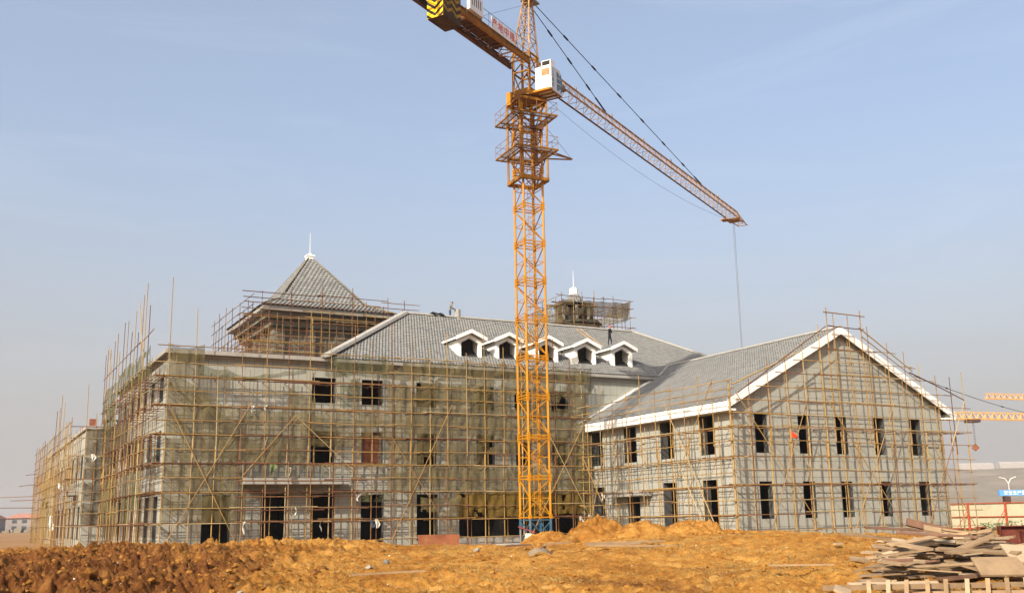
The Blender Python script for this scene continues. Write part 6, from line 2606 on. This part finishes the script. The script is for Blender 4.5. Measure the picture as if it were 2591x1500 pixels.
fpl(15.9, 4.55, 0.47, 15.5, 8.3, 0.50, 0.05, 0.075, 'rail', 'plank')
fpl(15.9, 5.6, 0.36, 15.35, 8.3, 0.38, 0.09, 0.09, 'rail', 'plank')
for i in range(11):
    t = i / 10
    a = 15.80 - 0.40 * t
    b = 5.15 + 2.75 * t + jit(0.02)
    fpl(a - 0.045, b + 0.03, 0.575 + 0.03 * t, a - 0.16, b - 0.03 + jit(0.02), 0.20, 0.062, 0.02, 'slat', 'plank_pale' if i % 4 == 1 else 'plank')
plank('short wide offcut at the left end of the slatted frame', 15.6, 4.75, 0.45, 0.34, 0.24, 0.03, 1.2, 0.15, 0.4, 'plank_pale')
plank('thin pale board lying behind the slatted frame', 16.6, 5.9, 0.46, 1.4, 0.16, 0.03, 0.05, 0, 0.3, 'plank_pale')

# maroon steel formwork stacked at the right edge
for i, (a, b, w, h, z, lab) in enumerate([(23.3, 10.95, 0.32, 0.75, 0.85, 'large maroon steel plate standing left in the formwork stack'), (22.6, 11.0, 0.22, 0.7, 0.78, 'maroon steel plate in front of the large one'),
                                         (23.6, 11.75, 0.16, 0.95, 0.95, 'tall maroon steel channel at the right edge'), (22.2, 10.9, 0.12, 0.62, 0.75, 'narrow maroon steel strip leaning in the stack'),
                                         (23.0, 11.45, 0.2, 0.62, 0.8, 'maroon steel block in the middle of the formwork stack'), (24.4, 10.75, 0.09, 0.6, 0.9, 'rusty steel stake behind the formwork stack')]):
    q = MB()
    c = site(a, b, z)
    d = SITE_F * 0.03
    q.obox(c, SITE_R * w, d, (0, 0, h / 2))
    for s in (-1, 1):
        q.obox(c - SITE_F * 0.06 + SITE_R * (s * (w - 0.012)), SITE_R * 0.012, SITE_F * 0.05, (0, 0, h / 2))
    q.obox(c - SITE_F * 0.06 + Vector((0, 0, h / 2 - 0.012)), SITE_R * (w - 0.03), SITE_F * 0.05, (0, 0, 0.012))
    q.build('steel_form', 'maroon_steel' if i < 5 else 'rust_box', None, label=lab, cat='steel form', group='maroon formwork at the right edge')
for i in range(3):
    q = MB()
    q.bar(site(21.2 - i * 0.5, 10.1 + i * 0.1, 0.72 + 0.05 * i), site(21.4 - i * 0.5, 12.2, 1.0 + 0.03 * i), 0.06)
    q.build('steel_bar', 'maroon_steel', None, label=['upper', 'middle', 'lower'][i] + ' maroon steel bar lying in front of the formwork stack', cat='steel bar', group='maroon bars at the right edge')

# battens and sheet on the bank
plank('long pale batten below the soil heaps, upper', 30.5, 3.15, 0.86, 2.3, 0.07, 0.05, 0.04, 0.01, 0, 'plank', 'batten', 'battens on the bank', 'batten', False)
plank('long pale batten below the soil heaps, middle', 29.6, 2.7, 0.84, 1.6, 0.06, 0.05, 0.07, 0.0, 0, 'plank', 'batten', 'battens on the bank', 'batten', False)
plank('long pale batten below the soil heaps, lower', 28.6, 3.2, 0.80, 2.5, 0.06, 0.05, -0.12, -0.02, 0, 'plank', 'batten', 'battens on the bank', 'batten', False)
plank('short batten left of the long ones', 30.6, 1.2, 0.86, 0.9, 0.06, 0.05, 0.5, 0.05, 0, 'plank', 'batten', 'battens on the bank', 'batten', False)
plank('small reddish board lying left of the cream box', 31.5, 0.05, 0.80, 0.75, 0.35, 0.03, 0.2, 0.03, 0.05, 'plank_red')
plank('short reddish stick stuck in the bank below the heaps', 27.0, 0.55, 0.78, 0.7, 0.06, 0.05, 1.0, 0.2, 0, 'plank_red', 'batten', 'battens on the bank', 'batten', False)
plank('thin stick on the left part of the bank', 19.0, -2.3, 0.66, 1.3, 0.035, 0.03, 0.12, 0.03, 0, 'plank', 'batten', 'battens on the bank', 'batten', False)
plank('thin stick lying at the right of the bank', 20.0, 5.35, 0.62, 1.2, 0.05, 0.03, -0.12, 0, 0, 'plank', 'batten', 'battens on the bank', 'batten', False)
plank('white offcut lying on the right part of the bank', 25.5, 7.75, 0.84, 0.22, 0.12, 0.04, 0.4, 0, 0, 'plank_pale')
# twisted pale sheet
V, F = [], []
for i in range(16):
    t = i / 15
    a = 26.0 + 2.2 * t
    b = 0.3 + 0.8 * t + 0.1 * math.sin(4 * t)
    for s in (-1, 1):
        w = 0.03 + 0.05 * math.sin(math.pi * min(1, t * 1.6)) * (1 - t)
        w = max(0.02, w)
        p = site(a + s * w * 0.8, b - s * w * 0.7, ground_z(a, b) + 0.09 + 0.05 * s + 0.06 * math.sin(5 * t))
        V.append((p.x, p.y, p.z))
for i in range(15):
    F.append((2 * i, 2 * i + 2, 2 * i + 3, 2 * i + 1))
put('plastic_strip', np_mesh('plastic_strip', np.array(V), np.array(F), 'plank_pale'), None, label='twisted pale plastic strip on the bank below the heaps', cat='plastic strip')

# cream box with maroon lid and rusty skip by the crane
cb = thing('switch_box', 'cream box under a sloping maroon lid in front of the crane base', 'box', site(45, 0.55, 0))
gz = 0.05
c = site(45, 0.56, 0)
q = MB()
q.obox(c + Vector((0, 0, 0.48)), SITE_R * 0.19, SITE_F * 0.19, (0, 0, 0.48))
q.build('case', 'cream_box', cb)
q = MB()
lx = (SITE_R * 0.36 + Vector((0, 0, -0.13)))
q.obox(c + SITE_R * -0.12 + Vector((0, 0, 1.12)), lx, SITE_F * 0.32, Vector((0.01, 0.01, 0.025)))
q.build('lid', 'maroon_lid', cb)
for s in (-1, 1):
    q = MB()
    q.bar(c + SITE_R * -0.38 + SITE_F * 0.2 * s, c + SITE_R * -0.38 + SITE_F * 0.2 * s + Vector((0, 0, 1.2)), 0.03)
    q.build('prop', 'plank', cb)
sk = thing('rusty_skip', 'rust-red steel skip half hidden behind the bank', 'skip', site(52, -4.0, 0))
c = site(52, -3.85, 0)
q = MB()
ux, uy = Vector((0.94, -0.34, 0)), Vector((0.34, 0.94, 0))
for s in (-1, 1):
    q.obox(c + uy * (0.65 * s) + Vector((0, 0, 0.42)), ux * 0.98, uy * 0.03, (0, 0, 0.42))
    q.obox(c + ux * (0.95 * s) + Vector((0, 0, 0.42)), ux * 0.03, uy * 0.62, (0, 0, 0.418))
q.obox(c + Vector((0, 0, 0.03)), ux * 0.92, uy * 0.62, (0, 0, 0.03))
q.build('shell', 'rust_box', sk)
q = MB()
for s in (-1, 1):
    q.bar(c + uy * (0.66 * s) - ux * 1.0 + Vector((0, 0, 0.86)), c + uy * (0.66 * s) + ux * 1.0 + Vector((0, 0, 0.86)), 0.035)
q.build('rim', 'rust_box', sk)
rr = random.Random(4)
for i, (a, b, r) in enumerate([(24.4, -3.0, 0.10), (23.2, -3.25, 0.08), (30, -1.15, 0.10), (17.5, -4.55, 0.06), (19.5, -6.2, 0.05)]):
    v, f = rock(rr, r, 0.7)
    p = site(a, b, ground_z(a, b))
    mb = MB()
    mb.add([(p.x + t[0], p.y + t[1], p.z + t[2] + r * 0.3) for t in v], f)
    mb.build('stone', 'rubble_mix', None, label=['larger pale stone in the middle of the bank', 'pale stone just below the larger one', 'grey stone near the crest by the gully', 'small pale stone low on the left bank', 'small stone at the left foreground'][i], cat='stone', group='pale stones on the bank')
q = MB()
for i in range(420):
    a, b = 70 + random.gauss(0, 1.2), 32.3 + random.gauss(0, 0.9)
    p = site(a, b, 0.1 + random.random() * 0.7)
    d = Vector((jit(1), jit(1), jit(1))).normalized()
    s = d.orthogonal().normalized()
    q.add([p, p + d * 0.12 + s * 0.05, p + d * 0.24, p + d * 0.12 - s * 0.05], [(0, 1, 2, 3)])
q.build('scrub_bush', 'scrub_green', None, label='small green scrub in front of the fence', cat='bush')

# ================================================================== HAZE
hz = MB()
hz.box(-1200, 2600, -400, 2600, -3.5, 90)
ho = hz.build('haze', 'sign_board', None, kind='stuff')
ho['label'] = 'thin dusty haze over the whole site'
m, nt, out = _nt('haze_air')
vol = nt.nodes.new('ShaderNodeVolumePrincipled')
vol.inputs['Color'].default_value = (0.80, 0.74, 0.73, 1)
vol.inputs['Density'].default_value = 0.0002
vol.inputs['Anisotropy'].default_value = 0.2
nt.links.new(vol.outputs['Volume'], out.inputs['Volume'])
ho.data.materials.clear()
ho.data.materials.append(m)
